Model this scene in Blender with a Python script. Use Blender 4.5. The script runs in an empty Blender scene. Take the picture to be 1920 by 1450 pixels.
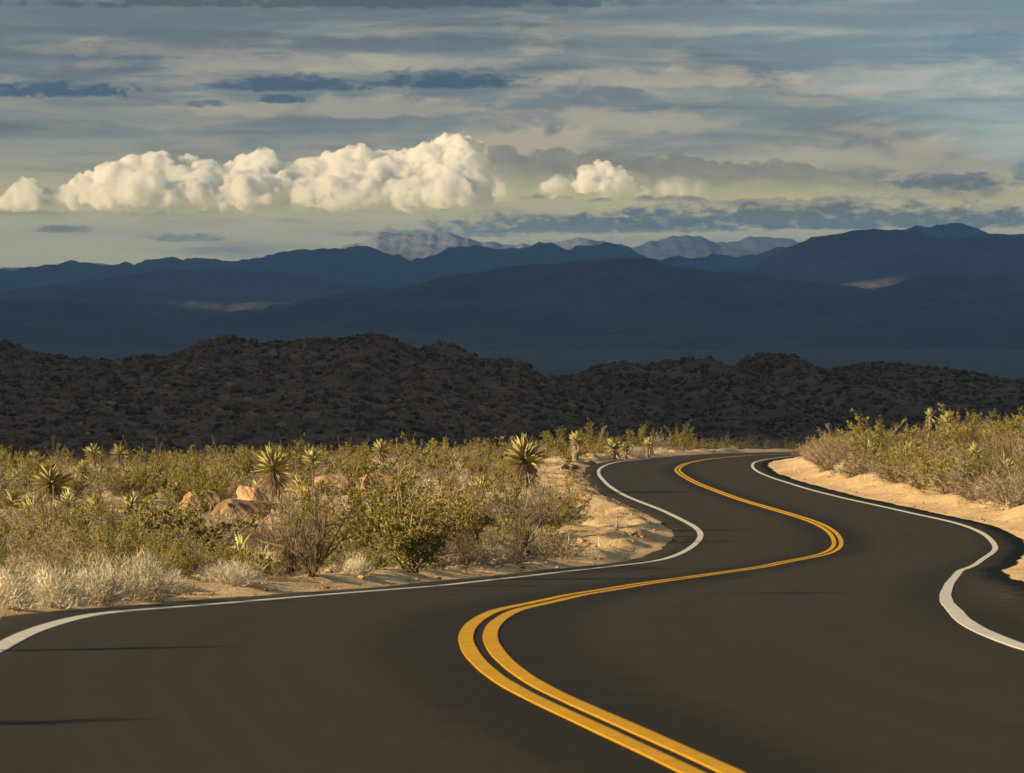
import bpy, math, random
import numpy as np
from mathutils import Vector

scene = bpy.context.scene
C = scene.collection
R = math.radians
SEED = 7
rng = np.random.default_rng(SEED)
random.seed(SEED)

# ------------------------------------------------------------------ camera
FPX, CX, HOR = 8000.0, 960.0, 540.0        # focal length in photo pixels, centre column, eye-level row
cam_d = bpy.data.cameras.new('camera')
cam = bpy.data.objects.new('camera', cam_d); C.objects.link(cam)
cam.location = (0, 0, 0); cam.rotation_euler = (R(90), 0, 0)
cam_d.sensor_width = 36.0; cam_d.lens = 36.0 * FPX / 1920.0
cam_d.shift_y = -(725.0 - HOR) / 1920.0
cam_d.clip_start = 0.5; cam_d.clip_end = 60000
cam_d.dof.use_dof = True; cam_d.dof.focus_distance = 75.0; cam_d.dof.aperture_fstop = 10.0
scene.camera = cam

# ------------------------------------------------------------------ light
SUN_EL, SUN_AZ_BACK = R(16.5), R(24.0)     # low sun from the left, a little behind the camera
S_DIR = Vector((-math.cos(SUN_AZ_BACK) * math.cos(SUN_EL), -math.sin(SUN_AZ_BACK) * math.cos(SUN_EL), math.sin(SUN_EL)))
sun_d = bpy.data.lights.new('sun', 'SUN'); sun = bpy.data.objects.new('sun', sun_d); C.objects.link(sun)
sun_d.energy = 5.0; sun_d.angle = R(0.53); sun_d.color = (1.0, 0.76, 0.44)
sun.rotation_euler = S_DIR.to_track_quat('Z', 'Y').to_euler()
sun.location = (-60, -30, 40)
vs = scene.view_settings
vs.view_transform = 'Standard'; vs.look = 'None'; vs.gamma = 1.0; vs.exposure = 1.1; vs.use_curve_mapping = False
scene.cycles.use_denoising = True
scene.cycles.max_bounces = 10; scene.cycles.diffuse_bounces = 2; scene.cycles.glossy_bounces = 2
scene.cycles.transmission_bounces = 2; scene.cycles.volume_bounces = 9; scene.cycles.transparent_max_bounces = 8
scene.cycles.sample_clamp_indirect = 4.0; scene.cycles.volume_max_steps = 256


def lin(r, g, b):
    f = lambda c: (c / 255 / 12.92) if c <= 10 else ((c / 255 + 0.055) / 1.055) ** 2.4
    return (f(r), f(g), f(b), 1.0)


class NT:
    """small node-graph helper"""
    def __init__(self, tree):
        self.t = tree; self.n = tree.nodes; self.l = tree.links

    def node(self, kind, **props):
        n = self.n.new(kind)
        for k, v in props.items():
            setattr(n, k, v)
        return n

    def put(self, sock, v):
        if hasattr(v, 'is_output'):
            self.l.new(v, sock)
        elif v is not None:
            sock.default_value = v

    def m(self, op, a, b=None, c=None, clamp=False):
        n = self.n.new('ShaderNodeMath'); n.operation = op; n.use_clamp = clamp
        self.put(n.inputs[0], a); self.put(n.inputs[1], b)
        if c is not None:
            self.put(n.inputs[2], c)
        return n.outputs[0]

    def mix(self, f, a, b, kind='MIX'):
        n = self.n.new('ShaderNodeMix'); n.data_type = 'RGBA'; n.blend_type = kind
        self.put(n.inputs['Factor'], f); self.put(n.inputs['A'], a); self.put(n.inputs['B'], b)
        return [o for o in n.outputs if o.type == 'RGBA'][0]

    def ss(self, x, lo, hi):
        n = self.n.new('ShaderNodeMapRange'); n.interpolation_type = 'SMOOTHSTEP'
        self.put(n.inputs['Value'], x); self.put(n.inputs['From Min'], lo); self.put(n.inputs['From Max'], hi)
        return n.outputs[0]

    def vec(self, x, y, z):
        n = self.n.new('ShaderNodeCombineXYZ')
        self.put(n.inputs[0], x); self.put(n.inputs[1], y); self.put(n.inputs[2], z)
        return n.outputs[0]

    def noise(self, vec, scale=1.0, detail=5.0, rough=0.55, dist=0.0):
        n = self.n.new('ShaderNodeTexNoise')
        if vec is not None:
            self.l.new(vec, n.inputs['Vector'])
        n.inputs['Scale'].default_value = scale; n.inputs['Detail'].default_value = detail
        n.inputs['Roughness'].default_value = rough; n.inputs['Distortion'].default_value = dist
        return n.outputs['Fac']


# ------------------------------------------------------------------ sky
def build_world():
    w = bpy.data.worlds.new('World'); scene.world = w; w.use_nodes = True
    g = NT(w.node_tree); g.n.clear()
    out = g.node('ShaderNodeOutputWorld'); bg = g.node('ShaderNodeBackground')
    STR = 0.1
    bg.inputs['Strength'].default_value = 0.063
    sky = g.node('ShaderNodeTexSky'); sky.sky_type = 'NISHITA'; sky.sun_disc = False
    sky.sun_elevation = SUN_EL
    sky.sun_rotation = math.atan2(S_DIR.x, S_DIR.y)
    sky.altitude = 900; sky.air_density = 1.0; sky.dust_density = 2.5; sky.ozone_density = 1.0
    tc = g.node('ShaderNodeTexCoord')
    sp = g.node('ShaderNodeSeparateXYZ'); g.l.new(tc.outputs['Generated'], sp.inputs[0])
    x, y, z = sp.outputs
    col = lambda r, gg, b, k=1.0: tuple(c * k / STR for c in lin(r, gg, b)[:3]) + (1.0,)
    # veil of high thin cloud that warms and dulls the clear sky, the same all round
    clear_hi = col(132, 144, 138); clear_lo = col(248, 228, 158, 1.32)
    base = g.mix(g.ss(z, 0.008, 0.040), clear_lo, clear_hi)
    base = g.mix(0.86, sky.outputs['Color'], base)
    sv = lambda a, b, off=0.0: g.vec(g.m('MULTIPLY_ADD', x, a, off), g.m('MULTIPLY', y, a), g.m('MULTIPLY', z, b))
    zz = g.m('MINIMUM', z, 0.07)
    # broad grey stratus, thicker higher up
    n1 = g.noise(sv(10, 100), 1.0, 8, 0.62, 0.5)
    bias = g.m('MULTIPLY', g.m('SUBTRACT', zz, 0.033), 7.0)
    m1 = g.ss(g.m('ADD', n1, bias), 0.40, 0.64)
    # warm sunlit wisps
    n2 = g.noise(sv(30, 190, 3.7), 1.0, 8, 0.66, 0.6)
    m2 = g.m('MULTIPLY', g.ss(n2, 0.45, 0.68), g.ss(z, 0.008, 0.02))
    n3 = g.noise(sv(18, 230, 9.1), 1.0, 5, 0.55, 0.3)
    m3 = g.ss(g.m('ADD', n3, g.m('MULTIPLY', g.m('SUBTRACT', zz, 0.045), 7.0)), 0.50, 0.68)
    c = g.mix(g.m('MULTIPLY', m1, 0.80), base, col(116, 126, 127))
    c = g.mix(g.m('MULTIPLY', m2, 0.55), c, col(188, 173, 145))
    c = g.mix(g.m('MULTIPLY', m3, 0.75), c, col(92, 104, 112))
    # single low clouds seen in front of that layer, by direction
    front = g.m('GREATER_THAN', y, 0.05)
    az = g.m('DIVIDE', x, g.m('MAXIMUM', y, 0.05)); el = g.m('DIVIDE', z, g.m('MAXIMUM', y, 0.05))
    wob = g.noise(sv(210, 520, 1.3), 1.0, 8, 0.68, 0.3)
    wob2 = g.noise(sv(85, 190, 5.9), 1.0, 8, 0.62, 0.4)

    def patch(c, u, row, hw, up, dn, rgb, amt, nz=wob, k=4.6, soft=0.85):
        dx = g.m('DIVIDE', g.m('SUBTRACT', az, (u - CX) / FPX), hw / FPX)
        e = g.m('SUBTRACT', el, (HOR - row) / FPX)
        dy = g.m('ADD', g.m('DIVIDE', g.m('MAXIMUM', e, 0.0), up / FPX), g.m('DIVIDE', g.m('MINIMUM', e, 0.0), dn / FPX))
        r2 = g.m('ADD', g.m('MULTIPLY', dx, dx), g.m('MULTIPLY', dy, dy))
        r2 = g.m('ADD', r2, g.m('MULTIPLY', g.m('SUBTRACT', nz, 0.5), -k))
        mask = g.m('SUBTRACT', 1.0, g.ss(r2, 1.0 - soft, 1.0 + soft * 0.4))
        mask = g.m('MULTIPLY', g.m('MULTIPLY', mask, front), amt)
        return g.mix(mask, c, col(*rgb))

    warm, grey, dark, blue = (206, 187, 153), (118, 127, 127), (74, 92, 108), (110, 121, 124)
    for p in [(300, 95, 330, 16, 12, warm, 0.22, wob2), (620, 120, 420, 18, 14, warm, 0.28, wob2), (1250, 55, 330, 18, 14, warm, 0.2, wob2), (200, 215, 320, 16, 12, (150, 148, 134), 0.5, wob2),
              (650, 205, 300, 30, 16, warm, 0.45, wob2), (1700, 160, 330, 40, 25, warm, 0.3, wob2), (1250, 150, 260, 26, 16, warm, 0.45, wob2), (1000, 275, 170, 45, 24, warm, 0.75, wob2), (1150, 232, 260, 30, 20, warm, 0.5, wob2),
              (1500, 370, 420, 12, 8, warm, 0.8), (1000, 352, 220, 14, 12, warm, 0.6),
              (1640, 310, 280, 55, 30, warm, 0.55, wob2), (90, 250, 400, 14, 10, grey, 0.5, wob2),
              (1250, 352, 620, 40, 22, blue, 0.6, wob2),
              (1780, 345, 120, 22, 12, dark, 0.6), (1925, 325, 30, 28, 18, dark, 0.6),
              (1100, 428, 330, 28, 10, (126, 137, 128), 0.85), (1560, 420, 480, 42, 10, (118, 131, 127), 0.9),
              (820, 440, 170, 10, 8, (140, 140, 128), 0.7), (1300, 455, 350, 12, 14, warm, 0.55),
              (115, 430, 60, 8, 7, (138, 137, 116), 0.8), (350, 447, 90, 9, 7, (148, 143, 120), 0.7),
              (95, 172, 190, 20, 11, dark, 0.95), (545, 163, 150, 24, 9, dark, 0.95), (527, 187, 42, 10, 9, dark, 0.9),
              (845, 158, 150, 28, 8, dark, 1.0), (385, 196, 50, 9, 6, (100, 112, 118), 0.9), (1120, 180, 130, 20, 12, (112, 121, 124), 0.8),
              (1880, 95, 150, 45, 26, dark, 0.6, wob2), (1450, 30, 420, 30, 20, (98, 108, 114), 0.6, wob2), (300, 30, 500, 26, 22, (106, 115, 118), 0.6, wob2), (700, 85, 420, 18, 12, (100, 109, 114), 0.8, wob2),
              (700, 4, 700, 12, 12, (76, 90, 98), 0.9)]:
        c = patch(c, *p)
    g.l.new(c, bg.inputs['Color']); g.l.new(bg.outputs[0], out.inputs['Surface'])


build_world()

# ------------------------------------------------------------------ helpers: numbers
def _h(ix, iy, s):
    n = (ix.astype(np.int64) * 374761393 + iy.astype(np.int64) * 668265263 + s * 1442695041) & 0x7fffffff
    n = ((n ^ (n >> 13)) * 1274126177) & 0x7fffffff
    return ((n ^ (n >> 16)) & 0xffff) / 65535.0


def vnoise(x, y, s=0):
    x = np.asarray(x, float); y = np.asarray(y, float)
    ix, iy = np.floor(x), np.floor(y); fx, fy = x - ix, y - iy
    fx = fx * fx * fx * (fx * (fx * 6 - 15) + 10); fy = fy * fy * fy * (fy * (fy * 6 - 15) + 10)
    a, b = _h(ix, iy, s), _h(ix + 1, iy, s); c, d = _h(ix, iy + 1, s), _h(ix + 1, iy + 1, s)
    return (a + (b - a) * fx) + ((c + (d - c) * fx) - (a + (b - a) * fx)) * fy


def fbm(x, y, s=0, o=4, g=0.5):
    t, a, n = 0.0, 1.0, 0.0
    for k in range(o):
        t = t + a * (vnoise(x * 2 ** k + 17.3 * k, y * 2 ** k - 9.1 * k, s + k) - 0.5); n += a; a *= g
    return t / n * 2


def ridged(x, y, s=0, o=5):
    t, a, n = 0.0, 1.0, 0.0
    for k in range(o):
        t = t + a * (1 - np.abs(2 * vnoise(x * 2 ** k + 3.7 * k, y * 2 ** k + 11.1 * k, s + k) - 1)); n += a; a *= 0.5
    return t / n


def sstep(x, lo, hi):
    t = np.clip((x - lo) / (hi - lo), 0, 1); return t * t * (3 - 2 * t)


# ------------------------------------------------------------------ helpers: meshes and objects
def mesh(name, V, F, mats=(), mi=None, tint=None, smooth=False, uv=None):
    V = np.asarray(V, np.float32); F = np.asarray(F, np.int32)
    me = bpy.data.meshes.new(name)
    nv, nf, k = len(V), len(F), F.shape[1]
    me.vertices.add(nv); me.vertices.foreach_set('co', V.ravel())
    me.loops.add(nf * k); me.loops.foreach_set('vertex_index', F.ravel())
    me.polygons.add(nf)
    me.polygons.foreach_set('loop_start', np.arange(0, nf * k, k, dtype=np.int32))
    for m_ in mats:
        me.materials.append(m_)
    if mi is not None:
        me.polygons.foreach_set('material_index', np.asarray(mi, np.int32))
    me.polygons.foreach_set('use_smooth', np.full(nf, smooth, bool))
    if tint is not None:
        at = me.attributes.new('tint', 'FLOAT', 'POINT'); at.data.foreach_set('value', np.asarray(tint, np.float32))
    if uv is not None:
        u = me.uv_layers.new(name='lane'); u.data.foreach_set('uv', np.asarray(uv, np.float32)[F.ravel()].ravel())
    me.update(calc_edges=True)
    return me


def ob(name, me, parent=None, loc=None, rz=0.0, sc=None, tilt=None):
    o = bpy.data.objects.new(name, me); C.objects.link(o)
    if parent is not None:
        o.parent = parent
    if loc is not None:
        o.location = loc
    o.rotation_euler = (tilt[0] if tilt else 0, tilt[1] if tilt else 0, rz)
    if sc is not None:
        o.scale = sc if hasattr(sc, '__len__') else (sc, sc, sc)
    return o


def tag(o, label=None, cat=None, group=None, kind=None):
    if label: o['label'] = label
    if cat: o['category'] = cat
    if group: o['group'] = group
    if kind: o['kind'] = kind
    return o


def grid_faces(nx, ny):
    i = np.arange(nx - 1)[None, :] + np.arange(ny - 1)[:, None] * nx
    i = i.ravel()
    return np.stack([i, i + 1, i + nx + 1, i + nx], 1)


def ico(sub):
    t = (1 + 5 ** .5) / 2
    V = [(-1, t, 0), (1, t, 0), (-1, -t, 0), (1, -t, 0), (0, -1, t), (0, 1, t), (0, -1, -t), (0, 1, -t), (t, 0, -1), (t, 0, 1), (-t, 0, -1), (-t, 0, 1)]
    F = [(0, 11, 5), (0, 5, 1), (0, 1, 7), (0, 7, 10), (0, 10, 11), (1, 5, 9), (5, 11, 4), (11, 10, 2), (10, 7, 6), (7, 1, 8), (3, 9, 4), (3, 4, 2), (3, 2, 6), (3, 6, 8), (3, 8, 9), (4, 9, 5), (2, 4, 11), (6, 2, 10), (8, 6, 7), (9, 8, 1)]
    V = [np.array(v) / np.linalg.norm(v) for v in V]
    for _ in range(sub):
        cache, F2 = {}, []
        def mid(a, b):
            k = (min(a, b), max(a, b))
            if k not in cache:
                m_ = V[a] + V[b]; V.append(m_ / np.linalg.norm(m_)); cache[k] = len(V) - 1
            return cache[k]
        for a, b, c in F:
            ab, bc, ca = mid(a, b), mid(b, c), mid(c, a)
            F2 += [(a, ab, ca), (b, bc, ab), (c, ca, bc), (ab, bc, ca)]
        F = F2
    return np.array(V), np.array(F)


ICO = [ico(k) for k in range(5)]


# ------------------------------------------------------------------ materials
def mat(name):
    m_ = bpy.data.materials.new(name); m_.use_nodes = True
    g = NT(m_.node_tree); g.n.clear()
    out = g.node('ShaderNodeOutputMaterial')
    return m_, g, out


def bsdf(g, out, color, rough=0.9, spec=0.15, normal=None):
    b = g.node('ShaderNodeBsdfPrincipled')
    g.put(b.inputs['Base Color'], color); g.put(b.inputs['Roughness'], rough)
    b.inputs['Specular IOR Level'].default_value = spec
    if normal is not None:
        g.l.new(normal, b.inputs['Normal'])
    g.l.new(b.outputs[0], out.inputs['Surface'])
    return b


def bump(g, h, strength=0.5, dist=0.05):
    n = g.node('ShaderNodeBump'); n.inputs['Strength'].default_value = strength; n.inputs['Distance'].default_value = dist
    g.l.new(h, n.inputs['Height']); return n.outputs[0]


def leaf_mat(name, a, b, trans=0.25, rough=0.8, dark=None):
    m_, g, out = mat(name)
    at = g.node('ShaderNodeAttribute'); at.attribute_name = 'tint'
    oi = g.node('ShaderNodeObjectInfo')
    c = g.mix(at.outputs['Fac'], a + (1,), b + (1,))
    v = g.m('MULTIPLY_ADD', oi.outputs['Random'], 0.45, 0.78)
    c = g.mix(1.0, c, g.vec(v, v, v), 'MULTIPLY')
    d = g.node('ShaderNodeBsdfPrincipled'); g.l.new(c, d.inputs['Base Color']); d.inputs['Roughness'].default_value = rough
    d.inputs['Specular IOR Level'].default_value = 0.2
    if trans > 0:
        t = g.node('ShaderNodeBsdfTranslucent'); g.l.new(c, t.inputs['Color'])
        mx = g.node('ShaderNodeMixShader'); mx.inputs[0].default_value = trans
        g.l.new(d.outputs[0], mx.inputs[1]); g.l.new(t.outputs[0], mx.inputs[2]); g.l.new(mx.outputs[0], out.inputs['Surface'])
    else:
        g.l.new(d.outputs[0], out.inputs['Surface'])
    return m_


M = {}
M['creosote'] = leaf_mat('creosote_leaf', (0.115, 0.108, 0.016), (0.33, 0.272, 0.058))
M['jojoba'] = leaf_mat('jojoba_leaf', (0.11, 0.115, 0.02), (0.32, 0.27, 0.07))
M['dry'] = leaf_mat('dry_twig', (0.17, 0.13, 0.085), (0.40, 0.31, 0.20), 0.15)
M['straw'] = leaf_mat('pale_straw', (0.40, 0.35, 0.25), (0.74, 0.67, 0.52), 0.2)
M['greytwig'] = leaf_mat('grey_twig', (0.15, 0.12, 0.09), (0.33, 0.27, 0.20), 0.1)
M['darktwig'] = leaf_mat('dark_twig', (0.06, 0.045, 0.03), (0.20, 0.155, 0.10), 0.1)
M['wood'] = leaf_mat('shrub_stem', (0.13, 0.10, 0.07), (0.25, 0.20, 0.14), 0.0)
M['yucca'] = leaf_mat('yucca_leaf', (0.26, 0.26, 0.085), (0.54, 0.49, 0.22), 0.2, 0.6)
M['yuccadead'] = leaf_mat('yucca_dead_leaf', (0.34, 0.26, 0.16), (0.62, 0.51, 0.34), 0.1)
M['yuccatrunk'] = leaf_mat('yucca_trunk', (0.10, 0.075, 0.05), (0.22, 0.17, 0.11), 0.0)
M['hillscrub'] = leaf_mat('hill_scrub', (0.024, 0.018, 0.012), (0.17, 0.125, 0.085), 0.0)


def m_sand():
    m_, g, out = mat('desert_sand')
    geo = g.node('ShaderNodeNewGeometry'); p = geo.outputs['Position']
    n = g.noise(p, 0.35, 6, 0.6); f = g.noise(p, 7.0, 6, 0.7); s = g.noise(p, 30.0, 3, 0.6)
    c = g.mix(g.ss(n, 0.3, 0.7), (0.56, 0.38, 0.205, 1), (0.69, 0.50, 0.30, 1))
    c = g.mix(g.m('MULTIPLY', g.ss(f, 0.45, 0.75), 0.6), c, (0.70, 0.54, 0.34, 1))
    c = g.mix(g.m('MULTIPLY', g.ss(s, 0.58, 0.72), 0.45), c, (0.34, 0.21, 0.10, 1))
    hgt = g.m('ADD', f, g.m('MULTIPLY', s, 0.4))
    bsdf(g, out, c, 0.95, 0.05, bump(g, hgt, 0.8, 0.10)); return m_


def m_rock(name, a, b, c3):
    m_, g, out = mat(name)
    tc = g.node('ShaderNodeTexCoord'); p = tc.outputs['Object']
    n = g.noise(p, 1.6, 6, 0.6); f = g.noise(p, 9.0, 5, 0.7)
    oi = g.node('ShaderNodeObjectInfo')
    at = g.node('ShaderNodeAttribute'); at.attribute_name = 'tint'
    c = g.mix(g.ss(n, 0.3, 0.7), a + (1,), b + (1,))
    c = g.mix(g.m('MULTIPLY', g.ss(f, 0.5, 0.72), 0.55), c, c3 + (1,))
    v = g.m('ADD', g.m('MULTIPLY_ADD', oi.outputs['Random'], 0.25, 0.5), g.m('MULTIPLY', g.m('POWER', at.outputs['Fac'], 2.0), 0.9))
    c = g.mix(1.0, c, g.vec(v, v, v), 'MULTIPLY')
    bsdf(g, out, c, 0.92, 0.1, bump(g, g.m('ADD', n, g.m('MULTIPLY', f, 0.35)), 0.7, 0.12)); return m_


def m_asphalt():
    m_, g, out = mat('asphalt')
    uv = g.node('ShaderNodeUVMap'); uv.uv_map = 'lane'
    sp = g.node('ShaderNodeSeparateXYZ'); g.l.new(uv.outputs[0], sp.inputs[0])
    t, s = sp.outputs[0], sp.outputs[1]
    geo = g.node('ShaderNodeNewGeometry'); p = geo.outputs['Position']
    wob = g.m('MULTIPLY', g.m('SUBTRACT', g.noise(g.vec(g.m('MULTIPLY', t, 0.2), g.m('MULTIPLY', s, 0.09), 0.0), 1.0, 3), 0.5), 0.5)
    at = g.m('ABSOLUTE', g.m('ADD', t, wob))
    # fresh dark binder along the centre line and outside the wheel paths; paler worn lanes
    centre = g.m('SUBTRACT', 1.0, g.ss(at, 0.3, 0.95))
    outer = g.ss(at, 2.9, 3.5)
    streak = g.noise(g.vec(g.m('MULTIPLY', t, 3.2), g.m('MULTIPLY', s, 0.05), 2.0), 1.0, 5, 0.6)
    cloudy = g.noise(p, 0.28, 5, 0.6); grain = g.noise(p, 60.0, 2, 0.6)
    c = g.mix(streak, (0.0165, 0.0142, 0.0112, 1), (0.045, 0.039, 0.030, 1))
    c = g.mix(g.m('MULTIPLY', g.ss(cloudy, 0.35, 0.7), 0.5), c, (0.030, 0.025, 0.018, 1))
    c = g.mix(g.m('MULTIPLY', g.m('MAXIMUM', g.m('MULTIPLY', centre, 1.0), g.m('MULTIPLY', outer, 0.7)), 0.8), c, (0.011, 0.0092, 0.0072, 1))
    c = g.mix(g.m('MULTIPLY', g.ss(grain, 0.55, 0.75), 0.25), c, (0.065, 0.058, 0.048, 1))
    # blown sand on the outer shoulder
    dust = g.m('MULTIPLY', g.ss(g.m('ABSOLUTE', t), 3.7, 4.6), g.ss(g.noise(p, 6.0, 6, 0.7), 0.45, 0.68))
    c = g.mix(g.m('MULTIPLY', dust, 0.4), c, (0.33, 0.24, 0.14, 1))
    mott = g.noise(p, 2.6, 9, 0.8)
    c = g.mix(g.m('MULTIPLY', g.ss(mott, 0.42, 0.66), 0.16), c, (0.060, 0.052, 0.040, 1))
    bsdf(g, out, c, 0.9, 0.12, bump(g, grain, 0.3, 0.01)); return m_


def m_paint(name, a, b):
    m_, g, out = mat(name)
    geo = g.node('ShaderNodeNewGeometry'); p = geo.outputs['Position']
    n = g.noise(p, 3.0, 6, 0.7); f = g.noise(p, 14.0, 6, 0.75)
    c = g.mix(g.ss(n, 0.35, 0.75), a + (1,), b + (1,))
    c = g.mix(g.m('MULTIPLY', g.ss(f, 0.55, 0.72), 0.6), c, (0.10, 0.085, 0.06, 1))
    bsdf(g, out, c, 0.75, 0.2); return m_


def m_hill(name, a, b, c3, sc=0.1, dist=1.0):
    m_, g, out = mat(name)
    geo = g.node('ShaderNodeNewGeometry'); p = geo.outputs['Position']
    n = g.noise(p, sc, 7, 0.65); f = g.noise(p, sc * 9, 6, 0.7)
    c = g.mix(g.ss(n, 0.35, 0.65), a + (1,), b + (1,))
    c = g.mix(g.m('MULTIPLY', g.ss(f, 0.48, 0.66), 0.7), c, c3 + (1,))
    bsdf(g, out, c, 0.95, 0.05, bump(g, g.m('ADD', n, g.m('MULTIPLY', f, 0.3)), 0.8, dist)); return m_


def m_snow():
    m_, g, out = mat('snowy_range')
    geo = g.node('ShaderNodeNewGeometry'); p = geo.outputs['Position']
    sp = g.node('ShaderNodeSeparateXYZ'); g.l.new(p, sp.inputs[0])
    n = g.noise(p, 0.003, 8, 0.68)
    k = g.ss(g.m('ADD', sp.outputs[2], g.m('MULTIPLY', g.m('SUBTRACT', n, 0.5), 500.0)), 190.0, 330.0)
    k = g.m('MULTIPLY', k, g.m('SUBTRACT', 1.0, g.ss(sp.outputs[0], 300.0, 800.0)))   # the eastern peaks carry no snow
    c = g.mix(k, (0.13, 0.125, 0.12, 1), (0.42, 0.40, 0.39, 1))
    bsdf(g, out, c, 0.9, 0.1, bump(g, n, 0.8, 80.0)); return m_


def m_cloud(dens=0.05, rgb=(0.88, 0.79, 0.685), name='cloud_vapour', lo=0.37, hi=0.62):
    m_, g, out = mat(name)
    v = g.node('ShaderNodeVolumeScatter')
    geo = g.node('ShaderNodeNewGeometry')
    n = g.noise(geo.outputs['Position'], 1 / 170.0, 5, 0.62)
    v.inputs['Color'].default_value = rgb + (1,); g.put(v.inputs['Density'], g.m('MULTIPLY', g.ss(n, lo, hi), dens))
    g.l.new(v.outputs[0], out.inputs['Volume'])
    return m_


M['sand'] = m_sand(); M['asphalt'] = m_asphalt()
M['white'] = m_paint('white_road_paint', (0.50, 0.48, 0.44), (0.62, 0.60, 0.55))
M['yellow'] = m_paint('yellow_road_paint', (0.52, 0.265, 0.003), (0.62, 0.33, 0.006))
M['boulder'] = m_rock('sandstone', (0.37, 0.235, 0.13), (0.48, 0.315, 0.175), (0.22, 0.125, 0.065))
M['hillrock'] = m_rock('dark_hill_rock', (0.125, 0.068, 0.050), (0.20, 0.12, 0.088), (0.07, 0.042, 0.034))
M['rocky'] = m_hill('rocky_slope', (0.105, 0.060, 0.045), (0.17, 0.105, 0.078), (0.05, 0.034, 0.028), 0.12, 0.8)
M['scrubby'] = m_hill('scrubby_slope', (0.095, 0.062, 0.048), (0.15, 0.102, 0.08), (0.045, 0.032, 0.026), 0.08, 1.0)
M['valley'] = m_hill('valley_soil', (0.085, 0.074, 0.063), (0.125, 0.105, 0.088), (0.055, 0.049, 0.042), 0.0015, 1.0)
M['range'] = m_hill('mountain_slope', (0.07, 0.062, 0.056), (0.115, 0.098, 0.085), (0.045, 0.041, 0.038), 0.002, 60.0)
M['snow'] = m_snow(); M['cloud'] = m_cloud(0.045)
M['greycloud'] = m_cloud(0.018, (0.93, 0.94, 0.96), 'grey_cloud_vapour', 0.32, 0.62)
M['deck'] = m_paint('added_shade_deck', (0.6, 0.6, 0.6), (0.7, 0.7, 0.7))

# ------------------------------------------------------------------ the lie of the land
NR = np.array([1450, 1350, 1250, 1190, 1150, 1120, 1090, 1060, 1030, 1005, 975, 945, 910, 885, 870, 860, 850.])
ND = np.array([17.0, 19.8, 24.1, 28.3, 32.8, 42.3, 57.0, 81.1, 92.3, 98.2, 107.6, 125.0, 149.6, 175.2, 193.0, 224.8, 265.7])


def row2d(row):
    return np.exp(np.interp(row, NR[::-1], np.log(ND)[::-1]))


_rows = np.arange(1450, 849.5, -1.0)
_d = row2d(_rows); _z = -(_rows - HOR) / FPX * _d
_yy = np.r_[-60, 0, 8, _d, 290, 330, 420, 600]
_zz = np.r_[-1.6, -1.62, -1.78, _z, -11.1, -12.6, -16.5, -26.0]


def smooth_y(yv, vals, rel=0.035):
    """smooth a profile along the road with a window that widens with distance"""
    Y = np.concatenate([np.arange(-60, 120, 0.5), np.arange(120, 600, 1.0)])
    v = np.interp(Y, yv, vals); o = np.empty_like(v)
    for i, y in enumerate(Y):
        s = max(0.8, rel * abs(y)); w = np.exp(-0.5 * ((Y - y) / s) ** 2) * np.gradient(Y)
        o[i] = (w * v).sum() / w.sum()
    return Y, o


GY, GZ = smooth_y(_yy, _zz, 0.03)
gz = lambda y: np.interp(y, GY, GZ)

TY = np.array([(1342, 1450), (1200, 1388), (1080, 1334), (960, 1276), (915, 1237), (892, 1197), (905, 1170), (960, 1142), (1085, 1115), (1200, 1096), (1340, 1076), (1460, 1056), (1545, 1041), (1570, 1030), (1574, 1017), (1560, 995), (1535, 982), (1460, 958), (1385, 936), (1310, 908), (1280, 892), (1267, 881), (1280, 871), (1320, 862), (1400, 854)], float)
TL = np.array([(0, 1215), (42, 1190), (100, 1170), (167, 1153), (208, 1148), (292, 1142), (396, 1134), (500, 1125), (667, 1111), (833, 1098), (967, 1083), (1060, 1072), (1160, 1061), (1240, 1052), (1280, 1037), (1310, 1016), (1318, 1001), (1305, 988), (1280, 975), (1240, 956), (1200, 941), (1170, 929), (1140, 910), (1122, 890), (1122, 880), (1135, 872), (1160, 866), (1230, 858), (1340, 850)], float)
TR = np.array([(1920, 1217), (1840, 1185), (1800, 1160), (1775, 1130), (1772, 1115), (1780, 1095), (1800, 1070), (1840, 1050), (1872, 1030), (1850, 1002), (1810, 985), (1735, 968), (1660, 951), (1585, 935), (1510, 916), (1450, 897), (1420, 885), (1409, 875), (1415, 866), (1440, 861), (1490, 855)], float)


def trace(T, pre, post):
    d = row2d(T[:, 1]); x = (T[:, 0] - CX) / FPX * d
    yv = np.r_[[p[1] for p in pre], d, [p[1] for p in post]]; xv = np.r_[[p[0] for p in pre], x, [p[0] for p in post]]
    return smooth_y(yv, xv, 0.021)


_, XC = trace(TY, [(6.5, -60), (3.4, 0), (1.85, 9)], [(17.3, 262), (26, 285), (45, 320), (110, 420)])
_, XL = trace(TL, [(3.1, -60), (0.1, 0), (-1.45, 9), (-2.55, 17), (-3.05, 22)], [(22, 290), (40, 322), (100, 420)])
_, XR = trace(TR,  [(9.8, -60), (6.7, 0), (5.15, 9), (4.1, 17), (3.5, 22)], [(21.6, 262), (31, 285), (50, 320), (118, 420)])
xc = lambda y: np.interp(y, GY, XC)
xl = lambda y: np.interp(y, GY, XL)
xr = lambda y: np.interp(y, GY, XR)
SH_L = lambda y: 0.68 + 0.10 * fbm(y * 0.23, y * 0 + 1, 5, 3) + 0.07 * fbm(y * 1.3, y * 0 + 2, 15, 3)
SH_R = lambda y: 0.74 + 0.55 * sstep(y, 75, 40) + 0.10 * fbm(y * 0.21, y * 0 + 4, 8, 3) + 0.07 * fbm(y * 1.3, y * 0 + 7, 18, 3)
el_ = lambda y: xl(y) - SH_L(y)
er_ = lambda y: xr(y) + SH_R(y)


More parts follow.
